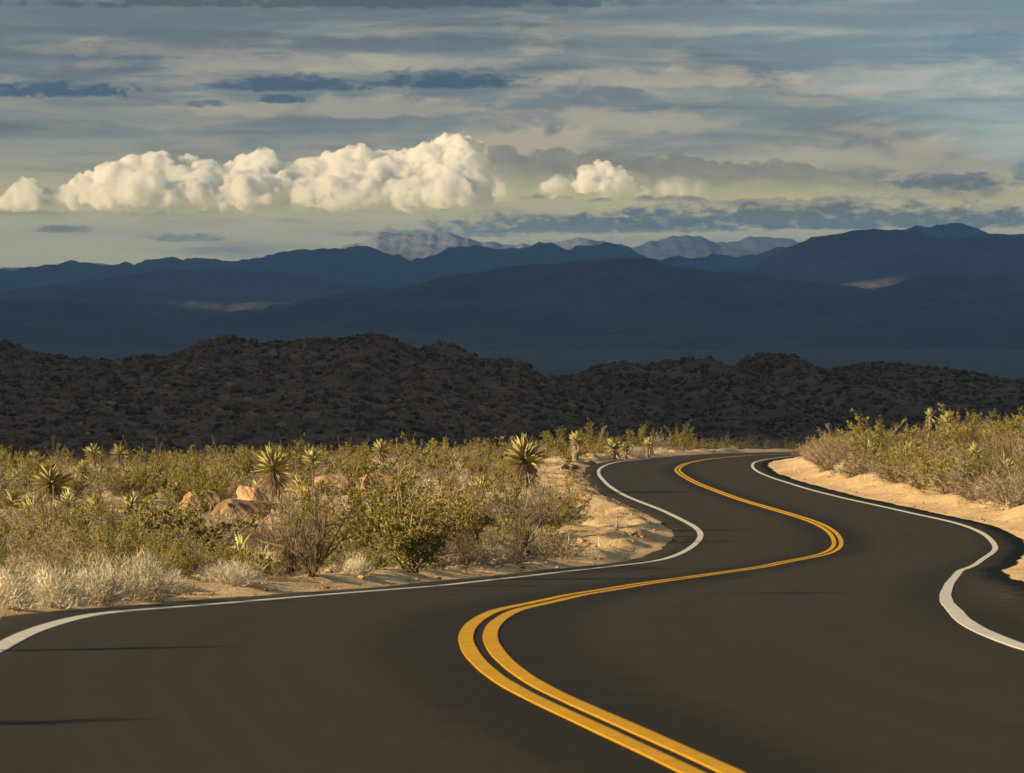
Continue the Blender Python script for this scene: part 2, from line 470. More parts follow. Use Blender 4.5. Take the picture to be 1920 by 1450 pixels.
def ground_z(x, y):
    x = np.asarray(x, float); y = np.asarray(y, float)
    # distance outside the asphalt, measured square to the road
    sl = np.interp(y, GY, np.gradient(XC, GY)); k = 1 / np.sqrt(1 + sl * sl)
    dl = (el_(y) - x) * k; dr = (x - er_(y)) * k
    z = gz(y)
    out = np.maximum(dl, dr)
    rough = sstep(out, 0.05, 0.7)
    berm_l = (0.55 + 0.45 * sstep(y, 45, 80)) * (0.10 + 0.16 * np.clip(fbm(x * 0.5, y * 0.22, 21, 4) + 0.35, 0, 2)) * sstep(dl, 0.0, 0.8) * (1 - 0.6 * sstep(dl, 1.2, 4.0))
    rise_l = 0.35 * sstep(dl, 2, 14) + 0.5 * fbm(x * 0.06, y * 0.03, 31, 3) * sstep(dl, 4, 14)
    rise_l = rise_l - 1.25 * sstep(y, 140, 255) * sstep(dl, 4, 16)
    near = sstep(y, 50, 95)
    bank = near * (0.55 * sstep(dr, 0.3, 3.2) + 0.95 * sstep(dr, 3.0, 14)) * (1 - 0.75 * sstep(y, 205, 250)) + (1 - near) * 0.25 * sstep(dr, 0.2, 2.5)
    tex = 0.15 * fbm(x * 0.9, y * 0.5, 41, 4) + 0.10 * fbm(x * 2.6, y * 1.6, 51, 3)
    z = z + np.where(dl > 0, berm_l + rise_l, 0) + np.where(dr > 0, bank, 0) + tex * rough
    z = z - 0.09 * (1 - sstep(out, -0.35, 0.06))
    return z


def build_ground():
    ys = np.concatenate([np.arange(-40, 14, 1.5), np.arange(14, 70, 0.30), np.arange(70, 130, 0.38), np.arange(130, 262, 0.6), np.arange(262, 420, 2.5)])
    n = 240
    VV, off = [], 0
    s = np.linspace(-1, 1, n); s = np.sign(s) * np.abs(s) ** 1.25
    for y in ys:
        c = xc(y) * 0.55; hw = 15 + 0.135 * max(y, 0)
        VV.append(np.c_[c + s * hw, np.full(n, y)])
    V = np.concatenate(VV); z = ground_z(V[:, 0], V[:, 1])
    V = np.c_[V, z]
    o = ob('ground', mesh('ground', V, grid_faces(n, len(ys)), [M['sand']], smooth=True))
    tag(o, kind='structure')


build_ground()


def build_road():
    ys = np.concatenate([np.arange(2, 60, 0.35), np.arange(60, 330, 0.6)])
    T = np.r_[-1.0, np.linspace(-0.985, 0.985, 17), 1.0]
    V, UV = [], []
    for y in ys:
        a, b, c = float(el_(y)), float(er_(y)), float(xc(y))
        z = float(gz(y))
        for i, t in enumerate(T):
            x = c + (c - a) * t if t < 0 else c + (b - c) * t
            V.append((x, y, z + (-0.16 if i in (0, len(T) - 1) else 0.0)))
            UV.append((x - c, y))
    o = ob('road', mesh('road', V, grid_faces(len(T), len(ys)), [M['asphalt']], smooth=True, uv=np.array(UV)))
    tag(o, kind='structure')

    def line(name, f, w, m_, y0=2, y1=320):
        yy = np.concatenate([np.arange(y0, 60, 0.35), np.arange(60, y1, 0.6)])
        x = f(yy); dx = np.gradient(x, yy); k = 1 / np.sqrt(1 + dx * dx)
        nx, ny = k, -dx * k
        wv = w * (1 + 0.05 * fbm(yy * 1.3, yy * 0, 61, 2))
        P = []
        for s_, dz in ((-1.0, -0.006), (-0.97, 0.005), (0.97, 0.005), (1.0, -0.006)):
            P.append(np.c_[x + nx * wv / 2 * s_, yy + ny * wv / 2 * s_, gz(yy + ny * wv / 2 * s_) + dz])
        V = np.stack(P, 1).reshape(-1, 3)
        ob(name, mesh(name, V, grid_faces(4, len(yy)), [m_]), o)

    line('white_edge_line', xl, 0.135, M['white'])
    line('white_edge_line', xr, 0.122, M['white'])
    line('yellow_centre_line', lambda y: xc(y) - 0.080, 0.098, M['yellow'])
    line('yellow_centre_line', lambda y: xc(y) + 0.080, 0.098, M['yellow'])


build_road()

# ------------------------------------------------------------------ hills and mountains
def silhouette(pts, D):
    p = np.array(pts, float)
    return (p[:, 0] - CX) / FPX * D, (HOR - p[:, 1]) / FPX * D


def terrain(name, pts, D, y0, z0, back, m_, nx, ny, amp, wl, seed, wander=0.0, spread=0.16, pw=0.9, crest_noise=0.0):
    X, Z = silhouette(pts, D)
    hw = spread * D
    xs = np.linspace(-hw, hw, nx)
    t = np.concatenate([np.linspace(0, 1, int(ny * 0.7)), 1 + np.linspace(0, 1, int(ny * 0.3) + 1)[1:]])
    xx, tt = np.meshgrid(xs, t)
    yc = D + wander * fbm(xs / (hw * 0.3), xs * 0, seed + 3, 3)
    yc2 = np.broadcast_to(yc, xx.shape)
    yv = np.where(tt <= 1, y0 + (yc2 - y0) * tt, yc2 + back * (tt - 1))
    zc = np.interp(xs, X, Z) * (yc / D) + crest_noise * (0.8 * (ridged(xs / wl * 8.0, xs * 0, seed + 9, 5) - 0.6) * 2 + 0.4 * fbm(xs / wl * 12, xs * 0, seed + 13, 4, 0.6))
    zc2 = np.broadcast_to(zc, xx.shape)
    r = np.clip(tt, 0, 1)
    up = (r * r * (3 - 2 * r)) * (1 - pw) + r * pw
    dn = np.clip(tt - 1, 0, 1)
    zb = z0 if np.isscalar(z0) else z0
    zv = zb + (zc2 - zb) * up
    zv = np.where(tt > 1, zc2 + (zb - 30 - zc2) * (dn * dn * 0.5 + dn * 0.5), zv)
    env = np.clip(np.minimum(r / 0.15, (1 - r) / 0.12), 0, 1) + np.where(tt > 1, 1, 0)
    nz = (ridged(xx / wl + 0.25 * fbm(xx / wl, yv / wl, seed + 5), yv / wl * 0.45, seed) - 0.55) * amp + fbm(xx / wl * 5, yv / wl * 3, seed + 20, 4) * amp * 0.18
    zv = zv + nz * np.clip(env, 0, 1) * np.where(tt > 1, 0.3, 1)
    # xs scale with depth so that the crest profile stays at its own place
    V = np.c_[xx.ravel(), yv.ravel(), zv.ravel()]
    o = ob(name, mesh(name, V, grid_faces(nx, len(t)), [m_], smooth=True))
    tag(o, kind='structure')
    return xs, t, xx, yv, zv


HA = [(-500, 668), (-250, 640), (-100, 650), (0, 645), (25, 648), (60, 662), (100, 668), (140, 675), (155, 671), (200, 677), (240, 680), (245, 673), (275, 669), (300, 672), (340, 664), (375, 661), (380, 650), (400, 645), (415, 636), (440, 634), (470, 641), (490, 648), (510, 643), (540, 641), (565, 637), (590, 640), (640, 637), (690, 630), (720, 628), (745, 638), (775, 655), (795, 655), (815, 645), (835, 642), (860, 650), (905, 677), (930, 676), (960, 678), (985, 687), (1010, 702), (1035, 712), (1080, 735), (1150, 770), (1250, 810), (1400, 838), (2600, 850)]
HB = [(-500, 690), (600, 700), (900, 715), (1000, 716), (1060, 705), (1100, 700), (1155, 690), (1190, 696), (1230, 688), (1270, 676), (1290, 672), (1315, 682), (1338, 699), (1360, 691), (1400, 669), (1430, 662), (1460, 672), (1490, 691), (1520, 700), (1560, 696), (1600, 688), (1660, 681), (1720, 687), (1760, 693), (1800, 695), (1840, 705), (1880, 718), (1920, 733), (2000, 752), (2200, 770), (2600, 760)]
DA, DB = 560.0, 930.0
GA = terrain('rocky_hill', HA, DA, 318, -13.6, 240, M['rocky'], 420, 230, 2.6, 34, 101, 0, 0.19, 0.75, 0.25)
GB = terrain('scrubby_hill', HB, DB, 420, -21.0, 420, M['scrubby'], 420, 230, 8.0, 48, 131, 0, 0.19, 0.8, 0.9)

M0 = [(-700, 540), (-200, 560), (0, 565), (100, 570), (165, 573), (200, 580), (330, 590), (400, 603), (430, 596), (480, 588), (520, 586), (560, 578), (620, 560), (700, 545), (770, 540), (830, 523), (880, 515), (960, 500), (1060, 495), (1150, 491), (1210, 487), (1250, 497), (1330, 507), (1400, 513), (1480, 525), (1540, 533), (1625, 541), (1680, 533), (1720, 520), (1800, 512), (1920, 515), (2100, 505), (2700, 520)]
M1 = [(-700, 520), (-200, 545), (0, 549), (60, 540), (85, 538), (130, 530), (170, 523), (230, 516), (280, 515), (300, 508), (360, 506), (440, 507), (480, 511), (500, 508), (540, 513), (580, 515), (600, 522), (640, 533), (700, 537), (770, 537), (900, 530), (1000, 525), (1250, 515), (1360, 512), (1410, 505), (1430, 490), (1470, 468), (1520, 452), (1580, 440), (1640, 432), (1690, 428), (1720, 430), (1760, 445), (1800, 443), (1860, 441), (1920, 440), (2100, 452), (2700, 480)]
M2 = [(-700, 500), (-200, 515), (0, 508), (40, 507), (55, 502), (85, 500), (130, 493), (160, 492), (185, 496), (210, 498), (235, 494), (250, 499), (280, 486), (330, 485), (370, 481), (425, 487), (435, 492), (460, 486), (485, 486), (525, 468), (560, 470), (600, 467), (640, 468), (690, 462), (720, 475), (735, 480), (745, 475), (770, 484), (800, 480), (850, 463), (900, 458), (930, 465), (980, 465), (1010, 455), (1030, 457), (1070, 467), (1130, 457), (1180, 463), (1205, 478), (1240, 490), (1270, 482), (1310, 490), (1380, 488), (1400, 480), (1440, 475), (1500, 460), (1560, 446), (1590, 440), (1608, 431), (1640, 438), (1700, 430), (1720, 425), (1760, 424), (1800, 419), (1830, 430), (1860, 437), (1920, 437), (2200, 450), (2700, 480)]
M3 = [(-700, 500), (0, 505), (500, 490), (640, 470), (685, 455), (715, 442), (760, 441), (800, 440), (840, 443), (880, 452), (930, 458), (970, 462), (1030, 458), (1060, 450), (1100, 447), (1140, 455), (1180, 466), (1205, 455), (1230, 450), (1260, 444), (1290, 437), (1320, 447), (1340, 453), (1380, 450), (1430, 442), (1480, 448), (1530, 460), (1600, 470), (2700, 480)]
terrain('mountain_range', M0, 10000, 7600, -112, 1400, M['range'], 620, 130, 80, 620, 201, 0, 0.2, 0.85, 5.0)
terrain('mountain_range', M1, 14200, 11800, -118, 1800, M['range'], 620, 130, 110, 900, 231, 0, 0.2, 0.85, 11.0)
terrain('mountain_range', M2, 22000, 19000, -125, 2200, M['range'], 700, 110, 150, 1100, 261, 0, 0.19, 0.85, 24)
terrain('snowy_mountain_range', M3, 32000, 28000, -130, 2500, M['snow'], 620, 110, 220, 1500, 291, 0, 0.17, 0.85, 36)


def build_valley():
    xs = np.linspace(-7800, 7800, 120)
    ys = np.concatenate([np.linspace(-300, 300, 20), np.linspace(320, 2000, 60), np.linspace(2100, 35500, 120)])
    xx, yy = np.meshgrid(xs, ys)
    z = np.interp(yy, [-300, 250, 420, 900, 1800, 5000, 35500], [-30, -30, -33, -42, -62, -108, -128]) + 1.5 * fbm(xx / 300, yy / 300, 71, 3)
    o = ob('valley_floor', mesh('valley_floor', np.c_[xx.ravel(), yy.ravel(), z.ravel()], grid_faces(len(xs), len(ys)), [M['valley']], smooth=True))
    tag(o, kind='structure')


build_valley()


# hills are rubble-strewn: boulders and scrub set on them
def on_terrain(G, n, seed, tlo=0.03, thi=1.0, umin=-120, umax=2040):
    xs, t, xx, yv, zv = G
    r_ = np.random.default_rng(seed)
    out = []
    while len(out) < n:
        i = r_.random() * (len(xs) - 1.01); tj = r_.uniform(tlo, thi)
        j = np.interp(tj, t, np.arange(len(t)))
        a, b = int(i), min(int(j), len(t) - 2); fa, fb = i - a, j - b
        bl = lambda A: (A[b, a] * (1 - fa) + A[b, a + 1] * fa) * (1 - fb) + (A[b + 1, a] * (1 - fa) + A[b + 1, a + 1] * fa) * fb
        x, y, z = bl(xx), bl(yv), bl(zv)
        u = CX + x / y * FPX
        if umin < u < umax:
            out.append((x, y, z, u, HOR - z / y * FPX))
    return np.array(out)


def rock_shape(sub, seed, flat=0.72, rough=0.22):
    V, F = ICO[sub]; V = V.copy(); r_ = np.random.default_rng(seed)
    for _ in range(11):                                      # planar fractures
        n = r_.normal(size=3); n /= np.linalg.norm(n); k = r_.uniform(0.48, 0.88)
        d = V @ n; V = V - np.where(d > k, d - k, 0)[:, None] * n
    a = r_.uniform(0, 100)
    nn = fbm(V[:, 0] * 1.7 + V[:, 2] * 1.1 + a, V[:, 1] * 1.7 - V[:, 2] * 0.9 + a, seed, 4)
    V = V * (1 + rough * nn)[:, None]
    if sub > 2:
        V = V * (1 + 0.07 * (ridged(V[:, 0] * 4 + V[:, 2] * 3 + a, V[:, 1] * 4 - V[:, 2] * 3, seed + 40, 3) - 0.5))[:, None]
    V *= np.array([r_.uniform(0.85, 1.25), r_.uniform(0.8, 1.1), flat * r_.uniform(0.8, 1.2)])
    return V, F


class Batch:
    """collects many small shapes into one mesh"""
    def __init__(self):
        self.V, self.F, self.T, self.Mi, self.n = [], [], [], [], 0

    def add(self, V, F, tint, mi=0):
        self.V.append(V); self.F.append(F + self.n); self.n += len(V)
        self.T.append(np.broadcast_to(np.asarray(tint, float), (len(V),))); self.Mi.append(np.full(len(F), mi))

    def mesh(self, name, mats, smooth=False):
        return mesh(name, np.concatenate(self.V), np.concatenate(self.F), mats, np.concatenate(self.Mi), np.concatenate(self.T), smooth)


def rotz(V, a):
    c, s = math.cos(a), math.sin(a)
    return np.c_[V[:, 0] * c - V[:, 1] * s, V[:, 0] * s + V[:, 1] * c, V[:, 2]]


# ------------------------------------------------------------------ plants
def unit(v):
    return v / np.maximum(np.linalg.norm(v, axis=-1, keepdims=True), 1e-9)


def leaves(P, D, L, Wd, r_, tri=False):
    """thin leaves or blades from points P along directions D"""
    n = len(P); side = unit(np.cross(D, r_.normal(size=(n, 3))))
    L = np.broadcast_to(L, (n,))[:, None]; Wd = np.broadcast_to(Wd, (n,))[:, None]
    if tri:
        V = np.stack([P - side * Wd / 2, P + side * Wd / 2, P + D * L], 1).reshape(-1, 3)
        F = np.arange(3 * n).reshape(-1, 3)
        return V, F, np.repeat(r_.random(n), 3)
    V = np.stack([P, P + D * L * 0.5 + side * Wd / 2, P + D * L, P + D * L * 0.5 - side * Wd / 2], 1).reshape(-1, 3)
    b = np.arange(n)[:, None] * 4
    F = np.concatenate([b + [0, 1, 2], b + [0, 2, 3]])
    return V, F, np.repeat(r_.random(n), 4)


def tubes(A, B, ra, rb, r_, k=3):
    n = len(A); d = unit(B - A); s = unit(np.cross(d, np.array([0.31, 0.17, 0.93]))); t = np.cross(d, s)
    ra = np.broadcast_to(ra, (n,)); rb = np.broadcast_to(rb, (n,))
    V = []
    for e, rr in ((A, ra), (B, rb)):
        for q in range(k):
            an = 2 * math.pi * q / k
            V.append(e + (s * math.cos(an) + t * math.sin(an)) * rr[:, None])
    V = np.stack(V, 1).reshape(-1, 3)
    b = np.arange(n)[:, None] * 2 * k; F = []
    for q in range(k):
        q2 = (q + 1) % k
        F += [b + [q, q2, k + q2], b + [q, k + q2, k + q]]
    return V, np.concatenate(F), np.repeat(r_.random(n), 2 * k)


def join(parts):
    V, F, T, o = [], [], [], 0
    for v, f, t in parts:
        V.append(v); F.append(f + o); T.append(t); o += len(v)
    return np.concatenate(V), np.concatenate(F), np.concatenate(T)


def skeleton(r_, n, tilt, h, w, seg=4, sub=5, wiggle=0.18, sublen=0.4):
    """stems that fan out of one foot, with side twigs: returns segments (A,B,ra,rb) and twig segments"""
    A, B, ra, rb, TA, TB = [], [], [], [], [], []
    for i in range(n):
        az = r_.uniform(0, 2 * math.pi); ti = tilt * math.sqrt(r_.uniform(0.02, 1))
        L = r_.uniform(0.7, 1.05)
        d = np.array([math.sin(ti) * math.cos(az) * w / h * 1.15, math.sin(ti) * math.sin(az) * w / h * 1.15, math.cos(ti)])
        p = np.array([r_.normal() * 0.04 * w, r_.normal() * 0.04 * w, -0.03])
        for k in range(seg):
            d = d + r_.normal(size=3) * wiggle + np.array([0, 0, 0.05])
            q = p + d * L * h / seg
            q[2] = max(q[2], 0.02)
            A.append(p); B.append(q); r0 = 0.013 * (1 - k / seg) + 0.004; ra.append(r0); rb.append(r0 * 0.75)
            if k >= 1:
                for _ in range(sub):
                    f = r_.random(); s0 = p + (q - p) * f
                    dd = unit(d + r_.normal(size=3) * 0.75) * h * sublen * r_.uniform(0.4, 1.0) * (0.6 + 0.4 * (seg - k) / seg)
                    TA.append(s0); TB.append(s0 + dd)
            p = q
    return np.array(A), np.array(B), np.array(ra), np.array(rb), np.array(TA), np.array(TB)


def along(A, B, n, r_, lo=0.2):
    i = r_.integers(0, len(A), n); f = r_.uniform(lo, 1.05, n)[:, None]
    return A[i] + (B[i] - A[i]) * f, unit(B[i] - A[i])


def shrub(kind, seed, q=1.0):
    """(stems, foliage) of a shrub about 1 m tall and 1.3 m across"""
    r_ = np.random.default_rng(seed)
    if kind == 'creosote':
        A, B, ra, rb, TA, TB = skeleton(r_, int(16 * q) + 5, 0.95, 0.92, 0.72, 4, 5, 0.16, 0.36)
        P, D = along(TA, TB, int(4600 * q), r_); P = P + r_.normal(size=P.shape) * 0.022
        fo = leaves(P, unit(D * 0.5 + r_.normal(size=P.shape) * 0.8 + [0, 0, 0.4]), r_.uniform(0.03, 0.065, len(P)), r_.uniform(0.014, 0.026, len(P)), r_)
        st = join([tubes(A, B, ra, rb, r_), tubes(TA, TB, 0.0045, 0.002, r_)])
    elif kind == 'jojoba':
        A, B, ra, rb, TA, TB = skeleton(r_, int(20 * q) + 6, 1.1, 0.85, 0.85, 4, 5, 0.2, 0.34)
        P, D = along(TA, TB, int(3600 * q), r_); P = P + r_.normal(size=P.shape) * 0.02
        fo = leaves(P, unit(D * 0.4 + r_.normal(size=P.shape) * 0.6 + [0, 0, 0.6]), r_.uniform(0.05, 0.08, len(P)), r_.uniform(0.028, 0.045, len(P)), r_)
        st = join([tubes(A, B, ra * 1.1, rb * 1.1, r_), tubes(TA, TB, 0.005, 0.002, r_)])
    elif kind in ('dry', 'grey'):
        A, B, ra, rb, TA, TB = skeleton(r_, int(24 * q) + 8, 1.15, 0.80, 0.82, 4, 6, 0.24, 0.34)
        P, D = along(TA, TB, int(3400 * q), r_)
        fo = leaves(P, unit(D * 0.8 + r_.normal(size=P.shape) * 0.7), r_.uniform(0.05, 0.13, len(P)), r_.uniform(0.006, 0.012, len(P)), r_)
        st = join([tubes(A, B, ra * 0.8, rb * 0.8, r_), tubes(TA, TB, 0.004, 0.002, r_)])
    elif kind == 'straw':
        n = int(3400 * q)
        az = r_.uniform(0, 2 * math.pi, n); th = np.arccos(r_.uniform(0.05, 1, n)); rr = r_.uniform(0.30, 0.92, n)
        lump = 1 + 0.22 * np.sin(az * 3 + seed) * np.sin(th * 4 + seed * 2)
        Dn = np.c_[np.sin(th) * np.cos(az), np.sin(th) * np.sin(az), np.cos(th)]
        P = Dn * (rr * lump)[:, None] * np.array([0.66, 0.66, 0.80])
        fo = leaves(P, unit(Dn * 0.7 + r_.normal(size=P.shape) * 0.5 + [0, 0, 0.35]), r_.uniform(0.10, 0.22, n), r_.uniform(0.007, 0.013, n), r_, True)
        A, B, ra, rb, TA, TB = skeleton(r_, int(14 * q) + 5, 1.1, 0.62, 0.7, 3, 3, 0.2, 0.3)
        st = join([tubes(A, B, ra * 0.6, rb * 0.6, r_), tubes(TA, TB, 0.004, 0.002, r_)])
    elif kind == 'dead':
        A, B, ra, rb, TA, TB = skeleton(r_, int(16 * q) + 6, 0.75, 1.0, 0.55, 5, 5, 0.20, 0.36)
        P, D = along(TA, TB, int(1300 * q), r_)
        fo = leaves(P, unit(D + r_.normal(size=P.shape) * 0.6), r_.uniform(0.05, 0.14, len(P)), r_.uniform(0.006, 0.010, len(P)), r_)
        st = join([tubes(A, B, ra * 1.3, rb * 1.3, r_), tubes(TA, TB, 0.006, 0.0025, r_)])
    else:  # tuft of dry grass
        n = int(420 * q)
        az = r_.uniform(0, 2 * math.pi, n); th = np.abs(r_.normal(0, 0.5, n))
        Dn = np.c_[np.sin(th) * np.cos(az), np.sin(th) * np.sin(az), np.cos(th)]
        P = np.c_[r_.normal(0, 0.12, (n, 2)), np.zeros(n)]
        fo = leaves(P, Dn, r_.uniform(0.4, 0.95, n), r_.uniform(0.008, 0.014, n), r_, True)
        st = leaves(P[:30], Dn[:30], 0.35, 0.02, r_, True)
    return st, fo


FM = {'creosote': 'creosote', 'jojoba': 'jojoba', 'dry': 'dry', 'grey': 'greytwig', 'straw': 'straw', 'dead': 'darktwig', 'tuft': 'straw'}
SM = {'creosote': 'wood', 'jojoba': 'wood', 'dry': 'wood', 'grey': 'greytwig', 'straw': 'dry', 'dead': 'darktwig', 'tuft': 'dry'}
NAME = {'creosote': 'creosote_bush', 'jojoba': 'jojoba_bush', 'dry': 'dry_bush', 'grey': 'dry_bush', 'straw': 'straw_bush', 'dead': 'bare_bush', 'tuft': 'grass_tuft'}
LIB = {}
for ki, kd in enumerate(FM):
    for v in range(4):
        st, fo = shrub(kd, 500 + ki * 10 + v)
        LIB[kd, v] = (mesh('stems', st[0], st[1], [M[SM[kd]]], None, st[2]), mesh('foliage', fo[0], fo[1], [M[FM[kd]]], None, fo[2]))


def gzs(x, y):
    return float(ground_z(np.array([x]), np.array([y]))[0])


def put_shrub(kind, v, x, y, w, h, rz, label, group=None):
    """a bush of width w and height h standing at (x, y)"""
    root = ob(NAME[kind], None, None, (x, y, gzs(x, y) - 0.02), rz, (w / 1.35, w / 1.35, h / 1.0))
    root.empty_display_size = 0.2
    a, b = LIB[kind, v]
    ob('stems', a, root); ob('foliage' if kind in ('creosote', 'jojoba') else 'twigs' if kind != 'tuft' else 'blades', b, root)
    return tag(root, label, 'grass' if kind == 'tuft' else 'bush', group)


def at_row(u, row):
    """the first point of the real ground on the line of sight through (u, row)"""
    d = np.exp(np.linspace(math.log(17), math.log(300), 1500)); x = (u - CX) / FPX * d
    r_ = HOR - ground_z(x, d) / d * FPX
    i = int(np.argmax(r_ <= row)); return float(x[i]), float(d[i])


PLACED = []   # (x, y, r)
VIEW = []     # picture boxes of things that low scrub in front must not hide
TAKEN = []


def key_shrub(kind, u, row, wpx, hpx, label, v=None, d=None):
    if d is None:
        x, d = at_row(u, row)
    else:
        x = (u - CX) / FPX * d
    s = d / FPX
    if v is None:
        v = len(PLACED) % 4
    put_shrub(kind, v, x, d, wpx * s, hpx * s, (u * 0.37 + row) % 6.28, label)
    PLACED.append((x, d, wpx * s * 0.5))


KEY = [
    ('straw', 10, 1141, 150, 112, 'pale straw bush at the roadside, cut by the left edge of the picture'),
    ('straw', 95, 1138, 140, 108, 'pale straw bush second along the row beside the near white line'),
    ('straw', 180, 1135, 150, 118, 'pale straw bush in the middle of the roadside row, just beyond the dark hollow'),
    ('straw', 262, 1127, 165, 122, 'tallest pale straw bush of the near roadside row'),
    ('straw', 318, 1112, 90, 60, 'small low straw bush at the right end of the near pale row'),
    ('jojoba', 330, 1064, 225, 125, 'leafy olive bush in front of the two orange boulders'),
    ('jojoba', 235, 1040, 120, 70, 'small leafy olive bush at the left side of the larger leafy bush'),
    ('straw', 440, 1096, 150, 60, 'low pale bush between the leafy olive bush and the dark bare shrub'),
    ('dead', 585, 1078, 150, 130, 'dark bare shrub with upright branches near the road edge'),
    ('dead', 545, 1082, 90, 110, 'thin grey upright shrub left of the dark bare shrub'),
    ('straw', 668, 1080, 70, 55, 'small round straw bush at the foot of the large green bush'),
    ('creosote', 770, 1072, 250, 165, 'large green creosote bush nearest the road bend, left of the sandy verge'),
    ('creosote', 690, 1050, 190, 140, 'green creosote bush behind and left of the largest one'),
    ('creosote', 840, 1048, 170, 140, 'green creosote bush behind and right of the largest one'),
    ('grey', 960, 1010, 190, 105, 'broad grey twiggy bush in front of the big yucca by the bend'),
    ('grey', 1000, 975, 150, 85, 'grey twiggy bush directly below the big yucca trunk'),
    ('creosote', 1062, 985, 85, 85, 'dark green bush at the edge of the sandy verge inside the bend'),
    ('straw', 920, 1058, 95, 50, 'pale straw bush near the sandy verge, left of the grey green tussock'),
    ('grey', 992, 1046, 105, 52, 'grey green tussock standing on the sandy verge by the bend'),
    ('dry', 60, 1075, 170, 80, 'brown dry bush behind the pale roadside row at the far left'),
    ('dry', 165, 1068, 140, 70, 'brown dry bush behind the middle of the pale roadside row'),
    ('creosote', 60, 1040, 150, 85, 'dark green bush at the left edge below the yuccas'),
    ('creosote', 590, 1020, 130, 75, 'green bush behind the dark bare shrub'),
    ('dry', 500, 1030, 130, 75, 'dry tan bush under the orange boulders'),
    ('dry', 1155, 856, 60, 22, 'low dry bush on the far verge near the top of the road'),
    ('straw', 1190, 857, 55, 26, 'round pale bush on the far left verge, largest of the pair'),
    ('straw', 1240, 855, 40, 20, 'round pale bush on the far left verge, smaller of the pair'),
]
for k in KEY:
    key_shrub(*k)

# scrub beyond the far bend, where the light ends
for kd, u, d, wpx, hpx, lb in [
        ('creosote', 1040, 262, 60, 44, 'green bush beyond the far bend, left of the round-headed yucca'),
        ('creosote', 1112, 268, 58, 48, 'green bush beyond the far bend, right of the round-headed yucca'),
        ('dry', 1150, 258, 46, 34, 'tan bush behind the left yucca of the far pair'),
        ('creosote', 1195, 270, 64, 52, 'tallest green bush beyond the far bend, between the far pair of yuccas'),
        ('grey', 1240, 262, 50, 36, 'grey bush right of the far pair of yuccas'),
        ('creosote', 1275, 272, 60, 44, 'dark green bush at the end of the far left verge'),
        ('dry', 1305, 276, 46, 30, 'half-shaded dry bush where the far verge meets the dark hill'),
        ('grey', 1345, 284, 48, 26, 'shaded grey bush on the far verge above the vanishing yellow lines'),
        ('dry', 1400, 292, 60, 30, 'shaded tan bush above the far end of the road'),
        ('grey', 1455, 300, 60, 30, 'shaded grey bush left of where the road vanishes')]:
    key_shrub(kd, u, 0, wpx, hpx, lb, d=d)

# bank to the right of the road
KEYR = [
    ('creosote', 1770, 128, 165, 95, 'green creosote bush in the middle of the right bank'),
    ('creosote', 1690, 140, 110, 70, 'green creosote bush left of the middle of the right bank'),
    ('dry', 1610, 148, 120, 72, 'tan dry bush on top of the right bank'),
    ('dry', 1560, 165, 90, 70, 'tan dry bush at the left end of the right bank'),
    ('grey', 1535, 178, 60, 55, 'grey bush where the road vanishes behind the right bank'),
    ('grey', 1670, 126, 130, 60, 'grey twiggy bush low on the right bank above the bare sand'),
    ('grey', 1830, 112, 150, 75, 'grey twiggy bush on the right bank, second from the right edge'),
    ('grey', 1900, 104, 130, 85, 'grey twiggy bush at the right edge above the sand'),
    ('dry', 1730, 120, 100, 50, 'tan dry bush low on the right bank under the green bush'),
    ('straw', 1590, 137, 70, 32, 'small pale bush at the upper edge of the right bank sand'),
    ('dry', 1890, 140, 130, 80, 'tall tan bush behind the right edge yucca'),
    ('creosote', 1640, 175, 120, 65, 'green bush on the skyline of the right bank, left of the skyline yucca'),
    ('creosote', 1830, 165, 120, 70, 'green bush on the skyline of the right bank, right of the skyline yucca'),
]
for kd, u, d, wpx, hpx, lb in KEYR:
    while (u - CX) / FPX * d - er_(d) < 1.6 and d < 190:
        d += 1.0
    key_shrub(kd, u, 0, wpx, hpx, lb, d=d)


# ---------------- yuccas
def yucca_leaf():
    n = 6; V, T = [], []
    for i in range(n):
        f = i / (n - 1); w = 0.5 * (0.55 + 0.9 * math.sin(min(1, f * 1.7 + 0.15) * math.pi * 0.5)) * (1 - f ** 2.2)
        V += [(-w, f, 0.25 * w - 0.05 * f * f), (0, f, -0.12 * w - 0.05 * f * f), (w, f, 0.25 * w - 0.05 * f * f)]
        T += [0.3 + 0.6 * f] * 3
    F = []
    for i in range(n - 1):
        a = i * 3
        F += [(a, a + 1, a + 4), (a, a + 4, a + 3), (a + 1, a + 2, a + 5), (a + 1, a + 5, a + 4)]
    return np.array(V), np.array(F), np.array(T)


YL = yucca_leaf()


def leaf_frames(n, L, th_lo, th_hi, r_, z0, spread, r0=0.05):
    """matrices (origin, x, y, z axes) of n leaves around a rosette"""
    out = []
    for i in range(n):
        f = (i + r_.random()) / n
        th = th_lo + (th_hi - th_lo) * f ** 0.8 + r_.normal() * 0.13
        az = i * 2.39996 + r_.normal() * 0.15
        d = np.array([math.sin(th) * math.cos(az), math.sin(th) * math.sin(az), math.cos(th)])
        side = unit(np.cross(d, np.array([0, 0, 1.0]) + r_.normal(size=3) * 0.15)); nrm = np.cross(side, d)
        o = np.array([d[0] * r0, d[1] * r0, z0 - spread * f])
        out.append((o, side, d, nrm, L * r_.uniform(0.62, 1.12)))
    return out


def leaf_mesh(fr, w, r_, tint_shift=0.0):
    parts = []
    V, F, T = YL
    for o, s, d, n_, L in fr:
        P = o + V[:, :1] * s * w + V[:, 1:2] * d * L + V[:, 2:3] * n_ * max(w, L * 0.6)
        parts.append((P, F, np.clip(T * 0.6 + r_.random() * 0.4 + tint_shift, 0, 1)))
    return join(parts)


